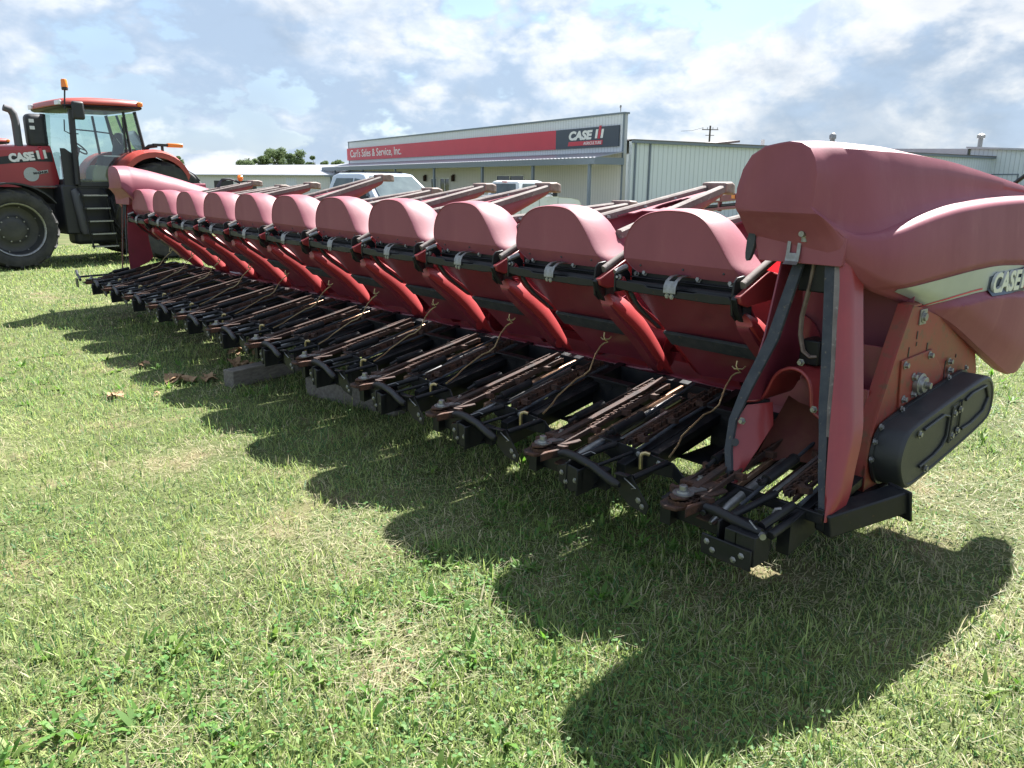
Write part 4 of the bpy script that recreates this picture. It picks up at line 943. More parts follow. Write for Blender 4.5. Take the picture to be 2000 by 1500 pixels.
def make_tractor():
    t = empty('farm_tractor', (-13.8, -.2, 0), R(-84))
    yc = -1.25
    # bonnet
    side = [(-1.03, 2.16), (.35, 2.10), (1.25, 1.99), (1.55, 1.88), (1.68, 1.62), (1.70, 1.25), (1.2, 1.30), (.35, 1.42), (-.5, 1.40), (-1.06, 1.38), (-1.10, 1.55)]
    hw = .42; rings = []
    for y, k in ((yc-hw, .90), (yc-hw+.04, .975), (yc-hw+.11, 1.), (yc, 1.02), (yc+hw-.11, 1.), (yc+hw-.04, .975), (yc+hw, .90)):
        rings.append([(x, y, 1.3+(z-1.3)*(k if z > 1.8 else 1)) for x, z in side])
    m = MB(); m.loft(rings); put('bonnet', m, 'trred', t, smooth=30)
    Y = yc+hw+.004
    m = MB(); m.prism([(-1.02, 2.03), (-.75, 2.01), (.0, 1.90), (1.2, 1.70), (1.2, 1.61), (.0, 1.78), (-.75, 1.86), (-1.03, 1.86)], 'y', Y-.006, Y); put('side_stripe', m, 'bodytrim', t)
    sx = Vector((-1, 0, .115)); F = lambda x, z, o=.003: frame((x, Y+o, z), sx, (0, 0, 1))   # reads towards the rear
    put('lettering', xform(text_mesh('CASE', .185, .005, .012, 0, .42), F(-.40, 1.845)), 'white', t)
    m = MB(); m.box(.0, .045, 0, .15, 0, .006); m.box(.115, .16, 0, .15, 0, .006); put('lettering', xform(m.mesh('lettering'), F(-.86, 1.90)), 'white', t)
    m = MB(); m.box(.055, .105, -.01, .205, 0, .008); m.box(.045, .115, .19, .215, 0, .008); put('lettering', xform(m.mesh('lettering'), F(-.86, 1.90)), 'signred', t)
    m = MB(); m.lathe([(.125, 0), (.125, .006), (.09, .0062), (.088, .003)], (-.72, Y, 1.63), (0, 1, 0), 32); m.box(-.70, -.60, Y, Y+.008, 1.60, 1.63); m.box(-.78, -.60, Y, Y+.008, 1.57, 1.59)
    m.prism([(-.75, 1.615), (-1.0, 1.66), (-1.0, 1.715), (-.75, 1.675)], 'y', Y, Y+.009); put('emblem', m, 'silver', t)
    put('lettering', xform(text_mesh('MAGNUM', .055, .002, .003, 0, .235), frame((-.757, Y+.010, 1.628), (-1, 0, .145), (0, 0, 1))), 'bodytrim', t)
    put('lettering', xform(text_mesh('25', .10, .003, .006, .2, .13), frame((-.62, Y+.008, 1.60), (-1, 0, .1), (0, 0, 1))), 'silver', t)
    # chassis, tank, steps
    m = MB(); m.box(-3.2, 1.3, yc-.3, yc+.3, .62, 1.42); m.box(-1.7, -.9, yc-.75, yc+.75, .55, 1.45); m.box(-2.6, -1.0, yc-.6, yc+.60, 1.20, 1.55); m.box(-2.9, -2.6, -2.3, -.2, .78, 1.12); m.box(.08, .32, -2.2, -.3, .55, .80)
    put('chassis', m, 'bodytrim', t, bevel=.03)
    m = MB(); m.tube([(-1.13, -.50, 1.36), (-1.16, -.48, 1.30), (-1.24, -.46, .62), (-1.25, -.46, .55)], [.05, .075, .085, .06], 14); put('air_tank', m, 'seat', t)
    m = MB(); m.box(-2.0, -1.05, -.95, -.52, .35, 1.25); put('fuel_tank', m, 'bodytrim', t, bevel=.08, seg=4)
    m = MB()
    for i in range(5): z = .32+.235*i; m.box(-1.40-.42+.012*i*2, -1.40+.012*i*2, -.42, -.20, z-.012, z+.012)
    l = put('step', m, 'zinc', t)
    m = MB()
    for x in (-1.40, -1.84): m.tube([(x, -.30, .28), (x+.1, -.33, 1.30), (x+.10, -.45, 1.38)], .018, 6)
    put('step_rail', m, 'black', l)
    m = MB(); m.box(-1.08, -.42, -.78, -.70, 1.40, 1.43); m.box(-.62, -.50, -.75, -.62, 1.05, 1.18); put('toolbox', m, 'railgrey', t)
    # cab: pillars, panels, roof, glass, interior
    y0, y1 = yc-.78, yc+.78
    m = MB()
    for y in (y0, y1):
        m.tube([(-.99, y, 1.45), (-1.06, y, 2.78)], .075, 6); m.tube([(-2.45, y, 2.05), (-2.36, y, 2.80)], .035, 6); m.tube([(-2.88, y*.9+yc*.1, 2.05), (-2.70, y*.9+yc*.1, 2.82)], .045, 6)
        m.box(-2.9, -1.0, y-.02, y+.02, 1.42, 1.50); m.prism([(-.70, 1.42), (-1.0, 1.42), (-1.0, 2.0), (-.81, 2.10), (-.70, 2.10)], 'y', y-.06, y-.04)
    m.box(-2.92, -2.84, y0+.1, y1-.1, 2.0, 2.1); m.box(-2.9, -1.0, y0+.02, y1-.02, 1.38, 1.44)
    put('cab_frame', m, 'bodytrim', t, bevel=.006)
    m = MB(); m.add([(-1.0, y0+.1, 1.5), (-1.0, y1-.1, 1.5), (-1.12, y1-.05, 2.8), (-1.12, y0+.05, 2.8)], [(0, 1, 2, 3)])
    for y in (y0, y1): m.add([(-1.02, y, 1.5), (-2.2, y, 1.52), (-2.42, y, 2.05), (-2.38, y, 2.80), (-1.08, y, 2.80)], [(0, 1, 2, 3, 4)]); m.add([(-2.46, y, 2.08), (-2.85, y*.92+yc*.08, 2.08), (-2.69, y*.92+yc*.08, 2.80), (-2.38, y, 2.80)], [(0, 1, 2, 3)])
    m.add([(-2.88, y0+.1, 2.1), (-2.88, y1-.1, 2.1), (-2.70, y1-.1, 2.8), (-2.70, y0+.1, 2.8)], [(0, 3, 2, 1)])
    put('cab_glass', m, 'glass', t, smooth=0)
    m = MB(); rings = []
    for z, k, o in ((2.80, .93, 0), (2.82, .985, 0), (2.84, 1., 0), (2.86, 1.0, 0)):
        rings.append([(-1.9+(x+1.9)*k, yc+(y-yc)*k, z+(.04 if x < -2 else 0)) for x, y in ((-.82, y0-.1), (-.82, y1+.1), (-2.82, y1+.12), (-2.90, yc), (-2.82, y0-.12))])
    m.loft(rings); put('roof_trim', m, 'bodytrim', t, bevel=.02)
    m = MB(); rings = []
    for z, k in ((2.862, 1.0), (2.90, 1.0), (2.955, .97), (2.985, .90), (3.0, .72)):
        pts = []
        for x, y in ((-.80, y0-.08), (-.76, yc), (-.80, y1+.08), (-1.4, y1+.13), (-2.2, y1+.13), (-2.80, y1+.10), (-2.90, yc), (-2.80, y0-.10), (-2.2, y0-.13), (-1.4, y0-.13)): pts.append((-1.85+(x+1.85)*k, yc+(y-yc)*k, z+(.035 if x < -2 else (.02 if x < -1.3 else -.015))))
        rings.append(pts)
    m.loft(rings); rf = put('cab_roof', m, 'trorange', t, bevel=.015, smooth=50)
    m = MB(); m.box(-2.84, -2.70, y1+.02, y1+.125, 2.905, 2.99); put('marker_lamp', m, 'amber', rf, bevel=.02)
    m = MB(); m.box(-.83, -.75, y1-.15, y1+.07, 2.85, 2.93); put('work_lamp', m, 'lampglass', rf, bevel=.01)
    m = MB(); m.box(-.83, -.75, y0-.06, y0+.14, 2.85, 2.93); put('work_lamp', m, 'lampglass', rf, bevel=.01)
    m = MB(); m.cyl((-1.22, y1+.08, 2.78), (-1.26, y1+.08, 3.10), .014); m.lathe([(.05, 0), (.055, .03), (.05, .05)], (-1.265, y1+.08, 3.10), (0, 0, 1), 16); b = put('beacon', m, 'bodytrim', t)
    m = MB(); m.lathe([(.056, 0), (.056, .02), (.05, .12), (.042, .135), (.02, .14)], (-1.265, y1+.08, 3.15), (0, 0, 1), 16); put('lens', m, 'amber', b)
    m = MB(); m.box(-1.45, -1.24, y1+.12, y1+.20, 2.60, 2.92); mr_ = put('mirror', m, 'bodytrim', t, bevel=.04, seg=3)
    m = MB(); m.tube([(-1.15, y1-.02, 2.60), (-1.12, y1+.02, 2.40), (-1.2, y1+.02, 2.36), (-1.35, y1+.02, 2.36)], .010, 6); put('mirror_arm', m, 'bodytrim', mr_)
    m = MB(); m.box(-2.55, -2.05, yc-.25, yc+.25, 1.75, 1.95); m.tube([(-2.48, yc, 1.9), (-2.58, yc, 2.2), (-2.62, yc, 2.45)], [.22, .23, .17], 12, flat=.5); m.box(-2.6, -1.8, yc+.3, yc+.6, 1.6, 2.0); put('driver_seat', m, 'seat', t, bevel=.05, seg=3)
    m = MB(); m.prism([(-1.45, 1.5), (-2.0, 1.5), (-1.95, 1.80), (-1.60, 1.82), (-1.5, 1.72)], 'y', yc+.25, yc+.62); put('inner_panel', m, 'cream', t, bevel=.03)
    m = MB(); c = Vector((-1.52, yc, 2.14)); ax = Vector((-.55, 0, .83)); xx = Vector((0, 1, 0)); yy = ax.cross(xx).normalized()
    m.tube([c+xx*(.2*math.cos(k*math.pi/10))+yy*(.2*math.sin(k*math.pi/10)) for k in range(21)], .016, 6)
    for k in range(3): m.cyl(c, c+xx*(.2*math.cos(2.1*k+.5))+yy*(.2*math.sin(2.1*k+.5)), .012, 6)
    m.cyl(c, (-1.25, yc, 1.6), .04, 8); m.box(-1.30, -1.12, yc-.25, yc+.25, 1.5, 1.98); put('steering_wheel', m, 'bodytrim', t)
    m = MB(); m.tube([(-1.05, yc+.6, 2.45), (-1.6, yc+.62, 2.43), (-2.1, yc+.62, 2.40), (-2.3, yc+.62, 2.2)], .014, 6); m.box(-2.30, -2.34, y1+.005, y1+.04, 2.05, 2.7); put('grab_rail', m, 'bodytrim', t)
    # rear wings
    for s, y in ((1, -.02), (-1, 2*yc+.02)):
        m = MB(); rings = []
        for k in range(15):
            a = R(8+k*11.6); cxx, czz = -2.50, 1.60
            px, pz = cxx+.65*math.cos(a), czz+.52*math.sin(a)
            rings.append([(px, y-s*.62, pz), (px, y-s*.1, pz), (px, y, pz-.05), (px*.93-.07*2.5, y, pz-.15), (px*.95-.05*2.5, y-s*.62, pz-.08)])
        m.loft(rings, True, True); w = put('wing', m, 'trorange', t, smooth=50)
        m = MB(); m.prism([(-2.50+.60*math.cos(R(8+k*11.6)), 1.55+.47*math.sin(R(8+k*11.6))) for k in range(15)]+[(-3.1, 1.4), (-1.9, 1.4)], 'y', y-s*.60, y-s*.57); put('wing_shade_sheet', m, 'bodytrim', w)  # dark sheet added to stand for the shade under the wing arch
    m = MB(); m.tube([(-2.85, -.44, 2.10), (-2.9, -.30, 2.18), (-3.02, -.22, 2.20)], .04, 8); m.box(-3.48, -2.95, -.26, -.18, 2.185, 2.235); m.box(-3.14, -3.10, -.24, -.20, 2.05, 2.19); lb = put('lamp_arm', m, 'bodytrim', t)
    m = MB(); m.box(-3.52, -3.22, -.275, -.165, 2.175, 2.25); put('marker_lamp', m, 'amber', lb, bevel=.015)
    # exhaust and air intake
    m = MB(); m.tube([(-.60, -.95, 2.05), (-.60, -.95, 2.55), (-.585, -.95, 2.67), (-.54, -.95, 2.745), (-.44, -.95, 2.775)], [.068, .066, .066, .064, .058], 14); put('exhaust_stack', m, 'seat', t, smooth=50)
    m = MB(); m.box(-1.08, -.74, -1.12, -.86, 2.10, 2.70); fi = put('intake_stack', m, 'blackpl', t, bevel=.09, seg=4)
    for z in (2.42, 2.54): m = MB(); m.box(-.86, -.78, -.862, -.852, z, z+.06); put('work_lamp', m, 'lampglass', fi)
    # front mudguard
    m = MB(); rings = []
    for k in range(13):
        a = R(35+k*8.5); rings.append([(.03+.82*math.cos(math.pi-a), y, .69+.80*math.sin(a)+dz) for y, dz in ((-.5, 0), (-.02, 0), (-.02, -.03), (-.5, -.03))])
    m.loft(rings); put('mudguard', m, 'bodytrim', t)
    for y, s in ((-.26, 1), (2*yc+.26, -1)): farm_wheel(t, .03, y, .69, .50, .45, 18, s)
    for y, s in ((-.30, 1), (2*yc+.30, -1)): farm_wheel(t, -2.66, y, .95, .56, .60, 20, s)
    for o in t.children_recursive:
        n = o.name.split('.')[0]
        if n in ('cab_frame', 'cab_glass', 'roof_trim', 'cab_roof', 'driver_seat', 'inner_panel', 'steering_wheel', 'grab_rail') or (o.parent is not t and o.parent.name.startswith('cab_roof')):
            for v in o.data.vertices: v.co.x = -1.2+(v.co.x+1.02)*.7075
        else:
            dx = {'bonnet': .10, 'side_stripe': .10, 'lettering': .18, 'emblem': .18, 'exhaust_stack': .16, 'intake_stack': .15, 'work_lamp': .15, 'step': .13, 'step_rail': .13, 'air_tank': .03, 'lamp_arm': .40, 'beacon': .12, 'lens': .12, 'mirror': .05, 'mirror_arm': .05, 'toolbox': .05}.get(n, 0)
            if n == 'marker_lamp': dx = .40
            if dx:
                for v in o.data.vertices: v.co.x += dx
    return t
trac = make_tractor()
tag(trac, 'red farm tractor with beacon, steps and big black wheels beyond the far end divider', 'tractor', 'red farm tractors')
t2 = copy_tree(trac); _c = Matrix.Rotation(R(-84), 3, 'Z')@Vector((-2.50, -.37, 0)); t2.location = (-31.60-_c.x, 2.82-_c.y, -.08)
tag(t2, 'second red tractor, only its roof corner with amber lamp showing behind the first bonnet', 'tractor', 'red farm tractors')
# ================================================================== pickup trucks
def make_truck(loc, rz, paint, label, ladder=False):
    t = empty('pickup_truck', loc, rz)
    W = .98
    def arch(x, r=.44, z=.42): return [(x+r*math.cos(a), z+r*math.sin(a)) for a in np.linspace(0, math.pi, 11)]
    low = [(-2.92, .55)]+[(p, q) for p, q in reversed(arch(-1.75))]+[(-1.3, .45), (1.2, .45)]+[(p, q) for p, q in reversed(arch(1.85))]+[(2.45, .48), (2.80, .52), (2.86, .75), (2.84, 1.02), (2.70, 1.16), (2.2, 1.24), (1.35, 1.28), (1.30, 1.32), (-1.05, 1.32), (-1.06, 1.36), (-2.92, 1.36), (-2.95, .9)]
    m = MB()
    rings = []
    for y, k in ((-W+.02, .985), (-W, 1.), (-W+.0, 1.), (W, 1.), (W-.02, .985)): rings.append([(x*k, y, .9+(z-.9)*k) for x, z in low])
    m.loft(rings); b = put('body', m, paint, t, smooth=30, bevel=.02)
    m = MB(); m.box(-2.88, -1.10, -W+.07, W-.07, 1.30, 1.365); put('bed_liner', m, 'bodytrim', b)
    m = MB()
    base = [(1.36, 1.27), (.52, 1.90), (.30, 1.93), (-.70, 1.93), (-.92, 1.88), (-1.04, 1.32)]
    def sec(x, z): k = (z-1.27)/.66; return W-.04-.20*k
    m.loft([[(x, -sec(x, z), z) for x, z in base], [(x, -sec(x, z)*.9, z+(.025 if z > 1.8 else 0)) for x, z in base], [(x, sec(x, z)*.9, z+(.025 if z > 1.8 else 0)) for x, z in base], [(x, sec(x, z), z) for x, z in base]])
    put('cab', m, paint, t, bevel=.03, smooth=40)
    # glass, set a little proud of the cab skin
    def pane(name, pts, n):
        mm = MB(); n = Vector(n).normalized()*.018; P = [Vector(p) for p in pts]; k = len(P)
        mm.add([p+n for p in P]+[p-n for p in P], [tuple(range(k)), tuple(range(2*k-1, k-1, -1))]+[(i, i+k, (i+1) % k+k, (i+1) % k) for i in range(k)]); return put(name, mm, 'carglass', t, smooth=0)
    pane('windscreen', [(1.27, -.78, 1.36), (1.27, .78, 1.36), (.60, .64, 1.865), (.60, -.64, 1.865)], (.6, 0, .8))
    pane('rear_window', [(-1.025, .70, 1.42), (-1.025, -.70, 1.42), (-.94, -.62, 1.82), (-.94, .62, 1.82)], (-1, 0, .18))
    for s in (-1, 1):
        f = lambda x, z: (x, s*sec(x, z), z)
        q = [f(1.02, 1.40), f(.55, 1.78), f(.18, 1.82), f(.18, 1.40)]; q2 = [f(.08, 1.40), f(.08, 1.82), f(-.68, 1.82), f(-.86, 1.40)]
        pane('side_window', q if s < 0 else list(reversed(q)), (0, s, .3)); pane('side_window', q2 if s < 0 else list(reversed(q2)), (0, s, .3))
        mm = MB(); mm.obox((.95, s*1.10, 1.42), (.1, 1, 0), (.22, .10, .20)); mm.obox((.95, s*.97, 1.38), (.1, 1, 0), (.12, .05, .05)); put('mirror', mm, 'bodytrim', t, bevel=.02)
        mm = MB(); mm.box(-.30, -.18, s*(W+.005)-.012, s*(W+.005)+.012, 1.14, 1.165); mm.box(.62, .74, s*(W+.005)-.012, s*(W+.005)+.012, 1.14, 1.165); put('door_handle', mm, paint, t)
        mm = MB(); mm.box(.128, .136, s*W-.004, s*W+.004, .5, 1.30); mm.box(-1.0, -.992, s*W-.004, s*W+.004, .5, 1.34); mm.box(1.30, 1.308, s*W-.004, s*W+.004, .6, 1.24); put('door_gap', mm, 'bodytrim', t)
        mm = MB(); mm.box(2.62, 2.835, s*.70-.2, s*.70+.2, .88, 1.06); put('headlight', mm, 'lampglass', t, bevel=.03)
        mm = MB(); mm.box(-2.965, -2.86, s*.88-.085, s*.88+.085, .98, 1.30); put('taillight', mm, 'taillamp', t, bevel=.015)
    m = MB(); m.box(2.76, 2.86, -.48, .48, .72, 1.06); put('grille', m, 'bodytrim', t, bevel=.03)
    m = MB(); m.box(2.74, 2.98, -.96, .96, .48, .70); put('bumper', m, 'chrome', t, bevel=.05, seg=3)
    m = MB(); m.box(-3.08, -2.90, -.95, .95, .50, .70); put('bumper', m, 'chrome', t, bevel=.04)
    m = MB(); m.box(-.99, -.93, -.12, .12, 1.885, 1.92); put('brake_lamp', m, 'taillamp', t)
    m = MB(); m.box(1.15, 1.33, W-.003, W+.003, .86, .98) if 0 else None
    for x in (-1.75, 1.85):
        for s in (-1, 1):
            m = MB(); m.loft([[(r*math.cos(2*math.pi*k/32), s*h, r*math.sin(2*math.pi*k/32)) for k in range(32)] for r, h in ((.24, -.12), (.38, -.125), (.40, -.09), (.40, .09), (.38, .125), (.25, .125))], True, False); w = put('wheel', m, 'tyre', t, (x, s*.84, .40))
            m = MB(); m.loft([[(r*math.cos(2*math.pi*k/32), s*h, r*math.sin(2*math.pi*k/32)) for k in range(32)] for r, h in ((.25, .12), (.23, .09), (.19, .05), (.10, .10), (.0001, .10))], True, False); put('rim', m, 'zinc', w)
    m = MB(); m.box(-2.6, 2.6, -.80, .80, .38, .60); put('underbody', m, 'bodytrim', t)
    tag(t, label, 'pickup truck', 'pickup trucks parked before the dealership'); return t
ta = make_truck((-15.6, 8.15, -.19), R(2), 'carsilver', 'pale silver pickup truck with its windscreen towards the viewer, nearer of the two trucks')
tb = make_truck((-22.75, 19.5, -.30), R(95), 'carwhite', 'white pickup truck seen from behind with its red tail lamp, nearer the dealership posts')
m = MB()
for s in (-1, 1): m.box(-.6, .3, s*.55-.02, s*.55+.02, 1.955, 1.985)
for x in (-.4, .2): m.box(x-.02, x+.02, -.6, .6, 1.975, 2.0)
put('roof_rack', m, 'bodytrim', ta)

# ================================================================== dealership
bd = empty('dealership_building', (-23.0, 26.2, 0), R(171))
tag(bd, 'long pale metal dealership with a red and charcoal fascia sign and an awning on posts', 'building')
LN = 35.6
m = MB(); m.box(0, LN, -.22, 0, -.5, 2.95); put('wall', m, 'siding_cream', bd)
m = MB(); m.box(0, LN, -.22, .003, 2.95, 4.72); put('wall', m, 'siding_grey', bd)
m = MB(); m.box(-.06, LN+.06, -.28, .06, 4.72, 4.80); m.box(-.06, .06, .004, .03, -.5, 4.72); m.box(LN-.06, LN+.06, .004, .03, -.5, 4.72); put('parapet_trim', m, 'trim', bd)
m = MB(); m.box(.25, 5.34, .03, .10, 3.28, 4.23); put('sign_panel', m, 'signdark', bd); 
m = MB(); m.box(5.342, LN+.2, .03, .10, 3.28, 4.23); sp = put('sign_panel', m, 'signred', bd)
FX = lambda x, z: frame((x, .104, z), (-1, 0, 0), (0, 0, 1))
put('lettering', xform(text_mesh('CASE', .56, .01, .03, .18, 1.95), FX(4.18, 3.70)), 'white', sp)
m = MB(); m.prism([(0, 0), (.17, 0), (.25, .42), (.08, .42)], 'z', 0, .012); m.prism([(.44, 0), (.61, 0), (.69, .42), (.52, .42)], 'z', 0, .012); put('lettering', xform(m.mesh('lettering'), FX(2.03, 3.70)), 'white', sp)
m = MB(); m.prism([(.21, -.02), (.38, -.02), (.50, .58), (.33, .58)], 'z', 0, .014); m.prism([(.25, .15), (.46, .15), (.48, .25), (.27, .25)], 'z', 0, .0135); put('lettering', xform(m.mesh('lettering'), FX(2.03, 3.70)), 'signred', sp)
m = MB(); m.prism([(0, 0), (2.8, 0), (2.84, .21), (.07, .21)], 'z', 0, .010); put('sign_bar', xform(m.mesh('sign_bar'), FX(4.25, 3.40)), 'signred', sp)
put('lettering', xform(text_mesh('AGRICULTURE', .20, .004, .003, .15, 1.45), FX(2.95, 3.43)@Matrix.Translation((0, 0, .012))), 'white', sp)
put('lettering', xform(text_mesh("Carl's Sales & Service, Inc.", .82, .01, .004, 0, 10.2), FX(35.0, 3.52)), 'white', sp)
# awning with fascia, posts
m = MB(); rings = []
nx = 240
for i in range(nx+1):
    x = -.1+(LN+2)*i/nx; h = .022 if i % 2 else 0
    rings.append([(x, 0.03, 3.02+h), (x, 1.75, 2.72+h), (x, 1.75, 2.70+h), (x, .03, 3.0+h)])
m.loft(rings); aw = put('awning', m, 'roofmetal', bd, smooth=0)
m = MB(); m.box(-.15, LN+1.9, 1.74, 1.80, 2.42, 2.70); m.box(-.15, -.09, .03, 1.74, 2.42, 2.74); put('awning_fascia', m, 'trim', bd)
for x in (.35, 5.1, 10.3, 16.4, 22.4, 28.4, 34.6):
    m = MB(); m.box(x-.07, x+.07, 1.62, 1.74, -.5, 2.43); put('awning_post', m, 'trim', bd)
# doors, window, lamps
def win(x0, x1, z0, z1, name='window', mull=()):
    m = MB()
    for a, b, c, d in ((x0-.06, x1+.06, z1, z1+.07), (x0-.06, x1+.06, z0-.07, z0), (x0-.06, x0, z0, z1), (x1, x1+.06, z0, z1)): m.box(a, b, .002, .05, c, d)
    for q in mull: m.box(q-.03, q+.03, .002, .05, z0, z1)
    w = put(name, m, 'white', bd); m = MB(); m.box(x0, x1, -.02, .02, z0, z1); put('pane', m, 'darkglass', w); return w
win(8.5, 11.4, .75, 1.95, mull=(9.95,)); win(17.5, 18.75, -.38, 1.78, 'door', mull=(18.12,)); win(19.35, 20.1, -.38, 1.78, 'door')
for x in (16.8, 20.95):
    m = MB(); m.box(x-.08, x+.08, .003, .14, 2.0, 2.06); m.box(x-.10, x+.10, .05, .22, 1.62, 2.0); put('wall_lamp', m, 'darkrust', bd, bevel=.02)
# long side and its low roof
m = MB(); m.box(-.02, 33, 0, .2, -.5, 3.45); sw = MB()
side_rot = empty('side_wing', (0, 0, 0), R(0), bd); bpy.data.objects.remove(side_rot)
m = MB(); m.box(.12, 32.6, -.2, 0, -.5, 3.50); w = put('side_wall', m, 'siding_green', bd, (-.03, -.22, 0), (0, 0, R(-90.6)))
m = MB(); m.box(.10, 32.8, -.36, -.205, 3.42, 3.58); m.box(.3, .36, -.29, -.205, -.5, 3.42); m.box(1.2, 1.26, -.29, -.205, -.5, 3.42); put('gutter', m, 'trim', bd, (-.03, -.22, 0), (0, 0, R(-90.6)))
m = MB(); m.add([(.1, -.38, 3.59), (32.8, -.38, 3.59), (32.8, 17, 3.80), (.1, 17, 3.80), (.1, -.38, 3.55), (32.8, -.38, 3.55), (32.8, 17, 3.72), (.1, 17, 3.72)], [(0, 1, 2, 3), (7, 6, 5, 4), (0, 4, 5, 1), (2, 6, 7, 3), (1, 5, 6, 2), (0, 3, 7, 4)]); put('roof', m, 'roofbrown', bd, (-.03, -.22, 0), (0, 0, R(-90.6)))
m = MB(); m.cyl((.05, -.1, 4.72), (.05, -.1, 4.95), .02); m.cyl((-.12, .05, 4.95), (.12, -.15, 4.93), .045); put('security_camera', m, 'zinc', bd, (0, .3, .08))
m = MB(); m.box(20.6, 21.2, .3, .8, -.4, 1.0); m.box(20.55, 21.25, .28, .84, 1.0, 1.35)
gr = MB(); gr.box(18.6, 19.5, 1.9, 2.5, .1, .75); gr.tube([(18.6, 2.2, .95), (19.05, 2.2, 1.05), (19.5, 2.2, .95)], [.30, .33, .30], 12); gr.box(18.7, 18.76, 1.95, 2.4, -.35, .1); gr.box(19.34, 19.4, 1.95, 2.4, -.35, .1)
g = put('barbecue_grill', gr, 'blackpl', None, bevel=.02); g.matrix_world = Matrix.Translation((-23.0, 26.2, 0))@Matrix.Rotation(R(171), 4, 'Z'); tag(g, 'dark lidded grill standing outside the dealership door', 'grill')

# ---------------- building further back, behind the side wing's roof
b2 = empty('storage_shed', (-36.5, 45.5, -.4), R(171)); tag(b2, 'brown-roofed shed of which only the roof edge and its vent show above the side wing', 'shed')
m = MB(); m.box(-2.5, 9, -12, 0, 0, 4.55); put('wall', m, 'siding_green', b2)
m = MB(); m.add([(-2.8, .3, 4.6), (9.3, .3, 4.6), (9.3, -6, 5.25), (-2.8, -6, 5.25), (-2.8, .3, 4.45), (9.3, .3, 4.45), (9.3, -6, 5.1), (-2.8, -6, 5.1)], [(0, 1, 2, 3), (7, 6, 5, 4), (0, 4, 5, 1), (2, 6, 7, 3), (1, 5, 6, 2), (0, 3, 7, 4)]); rf = put('roof', m, 'roofbrown', b2)
# vents standing on the dealership's side wing
def vent(x, y, z, h, r=.14):
    m = MB(); m.lathe([(r, -.5), (r, h*.6), (r*1.4, h*.6), (r*1.45, h*.85), (r*.6, h)], (x, y, z), (0, 0, 1), 14); return put('roof_vent', m, 'zinc', bd, smooth=50)
Wd = lambda p: (bd.matrix_world.inverted()@Vector(p))
bd.matrix_world = Matrix.Translation((-23.0, 26.2, 0))@Matrix.Rotation(R(171), 4, 'Z')
p = bd.matrix_world.inverted()@Vector((-21.6, 43.5, 3.75)); vent(p.x, p.y, p.z, .85)
m = MB(); p = bd.matrix_world.inverted()@Vector((-22.95, 38.1, 3.3)); m.box(p.x-.07, p.x+.07, p.y-.07, p.y+.07, p.z, p.z+.75); put('flue', m, 'white', bd)

# ---------------- workshop at the far right with its end wall
ws = empty('workshop_building', (-19.0, 58.2, -.35), R(-9)); tag(ws, 'pale green metal workshop with sliding doors, far right above the big end hood', 'building')
m = MB(); m.prism([(0, 0), (26, 0), (26, 3.0), (13, 3.7), (0, 4.50)], 'y', 0, .2); put('wall', m, 'siding_green', ws)
m = MB(); m.add([(-.2, -.25, 4.62), (13, -.25, 3.80), (13, 20, 3.80), (-.2, 20, 4.62), (-.2, -.25, 4.50), (13, -.25, 3.68), (13, 20, 3.68), (-.2, 20, 4.50)], [(0, 1, 2, 3), (7, 6, 5, 4), (0, 4, 5, 1), (2, 6, 7, 3), (1, 5, 6, 2), (0, 3, 7, 4)]); put('roof', m, 'roofmetal', ws)
m = MB(); m.add([(-.1, -.2, 4.48), (-8, -.2, 4.72), (-8, 12, 4.9), (-.1, 12, 4.7), (-.1, -.2, 3.9), (-8, -.2, 3.9), (-8, 12, 3.9), (-.1, 12, 3.9)], [(0, 3, 2, 1), (4, 5, 6, 7), (0, 1, 5, 4), (2, 3, 7, 6), (1, 2, 6, 5), (0, 4, 7, 3)]); put('roof', m, 'roofmetal', ws)
for x0, x1 in ((1.0, 3.4), (4.1, 7.2)):
    m = MB()
    for a, b, c, d in ((x0, x1, 2.70, 2.78), (x0, x0+.07, 0, 2.7), (x1-.07, x1, 0, 2.7)): m.box(a, b, -.05, -.002, c, d)
    dr = put('sliding_door', m, 'trim', ws); m = MB(); m.box(x0+.07, x1-.07, -.03, -.001, .05, 2.70); put('door_leaf', m, 'siding_green', dr)
m = MB(); m.lathe([(.16, -.3), (.16, .5), (.26, .5), (.28, .75), (.1, .85)], (-1.0, 3, 4.8), (0, 0, 1), 14); put('roof_vent', m, 'zinc', ws, smooth=50)

# ---------------- low white shed on the left
sh = empty('white_shed', (-57.2, 29.7, -.38), math.atan2(23.6-29.7, -74.6+57.2)); tag(sh, 'long low white metal shed with two dark openings left of the dealership', 'shed')
m = MB(); m.box(0, 26, -8, 0, 0, 2.42); put('wall', m, 'siding_white', sh)
m = MB(); m.add([(-.3, .35, 2.38), (26.3, .35, 2.38), (26.3, -4.2, 3.30), (-.3, -4.2, 3.30), (-.3, .35, 2.46), (26.3, .35, 2.46), (26.3, -4.2, 3.38), (-.3, -4.2, 3.38), (-.3, -8.4, 2.46), (26.3, -8.4, 2.46), (-.3, -8.4, 2.38), (26.3, -8.4, 2.38)], [(0, 3, 2, 1), (4, 5, 6, 7), (0, 1, 5, 4), (1, 2, 6, 5), (0, 4, 7, 3), (7, 6, 9, 8), (3, 10, 11, 2), (6, 2, 11, 9), (7, 8, 10, 3), (8, 9, 11, 10)]); put('roof', m, 'roofmetal', sh)
for x0, x1 in ((9.0, 11.2), (11.9, 14.4)):
    m = MB(); m.box(x0, x1, -.02, .012, 1.15, 1.92); put('opening', m, 'bodytrim', sh)
m = MB(); m.box(4.2, 5.4, -.01, .02, 0, 2.2); put('door', m, 'siding_grey', sh)
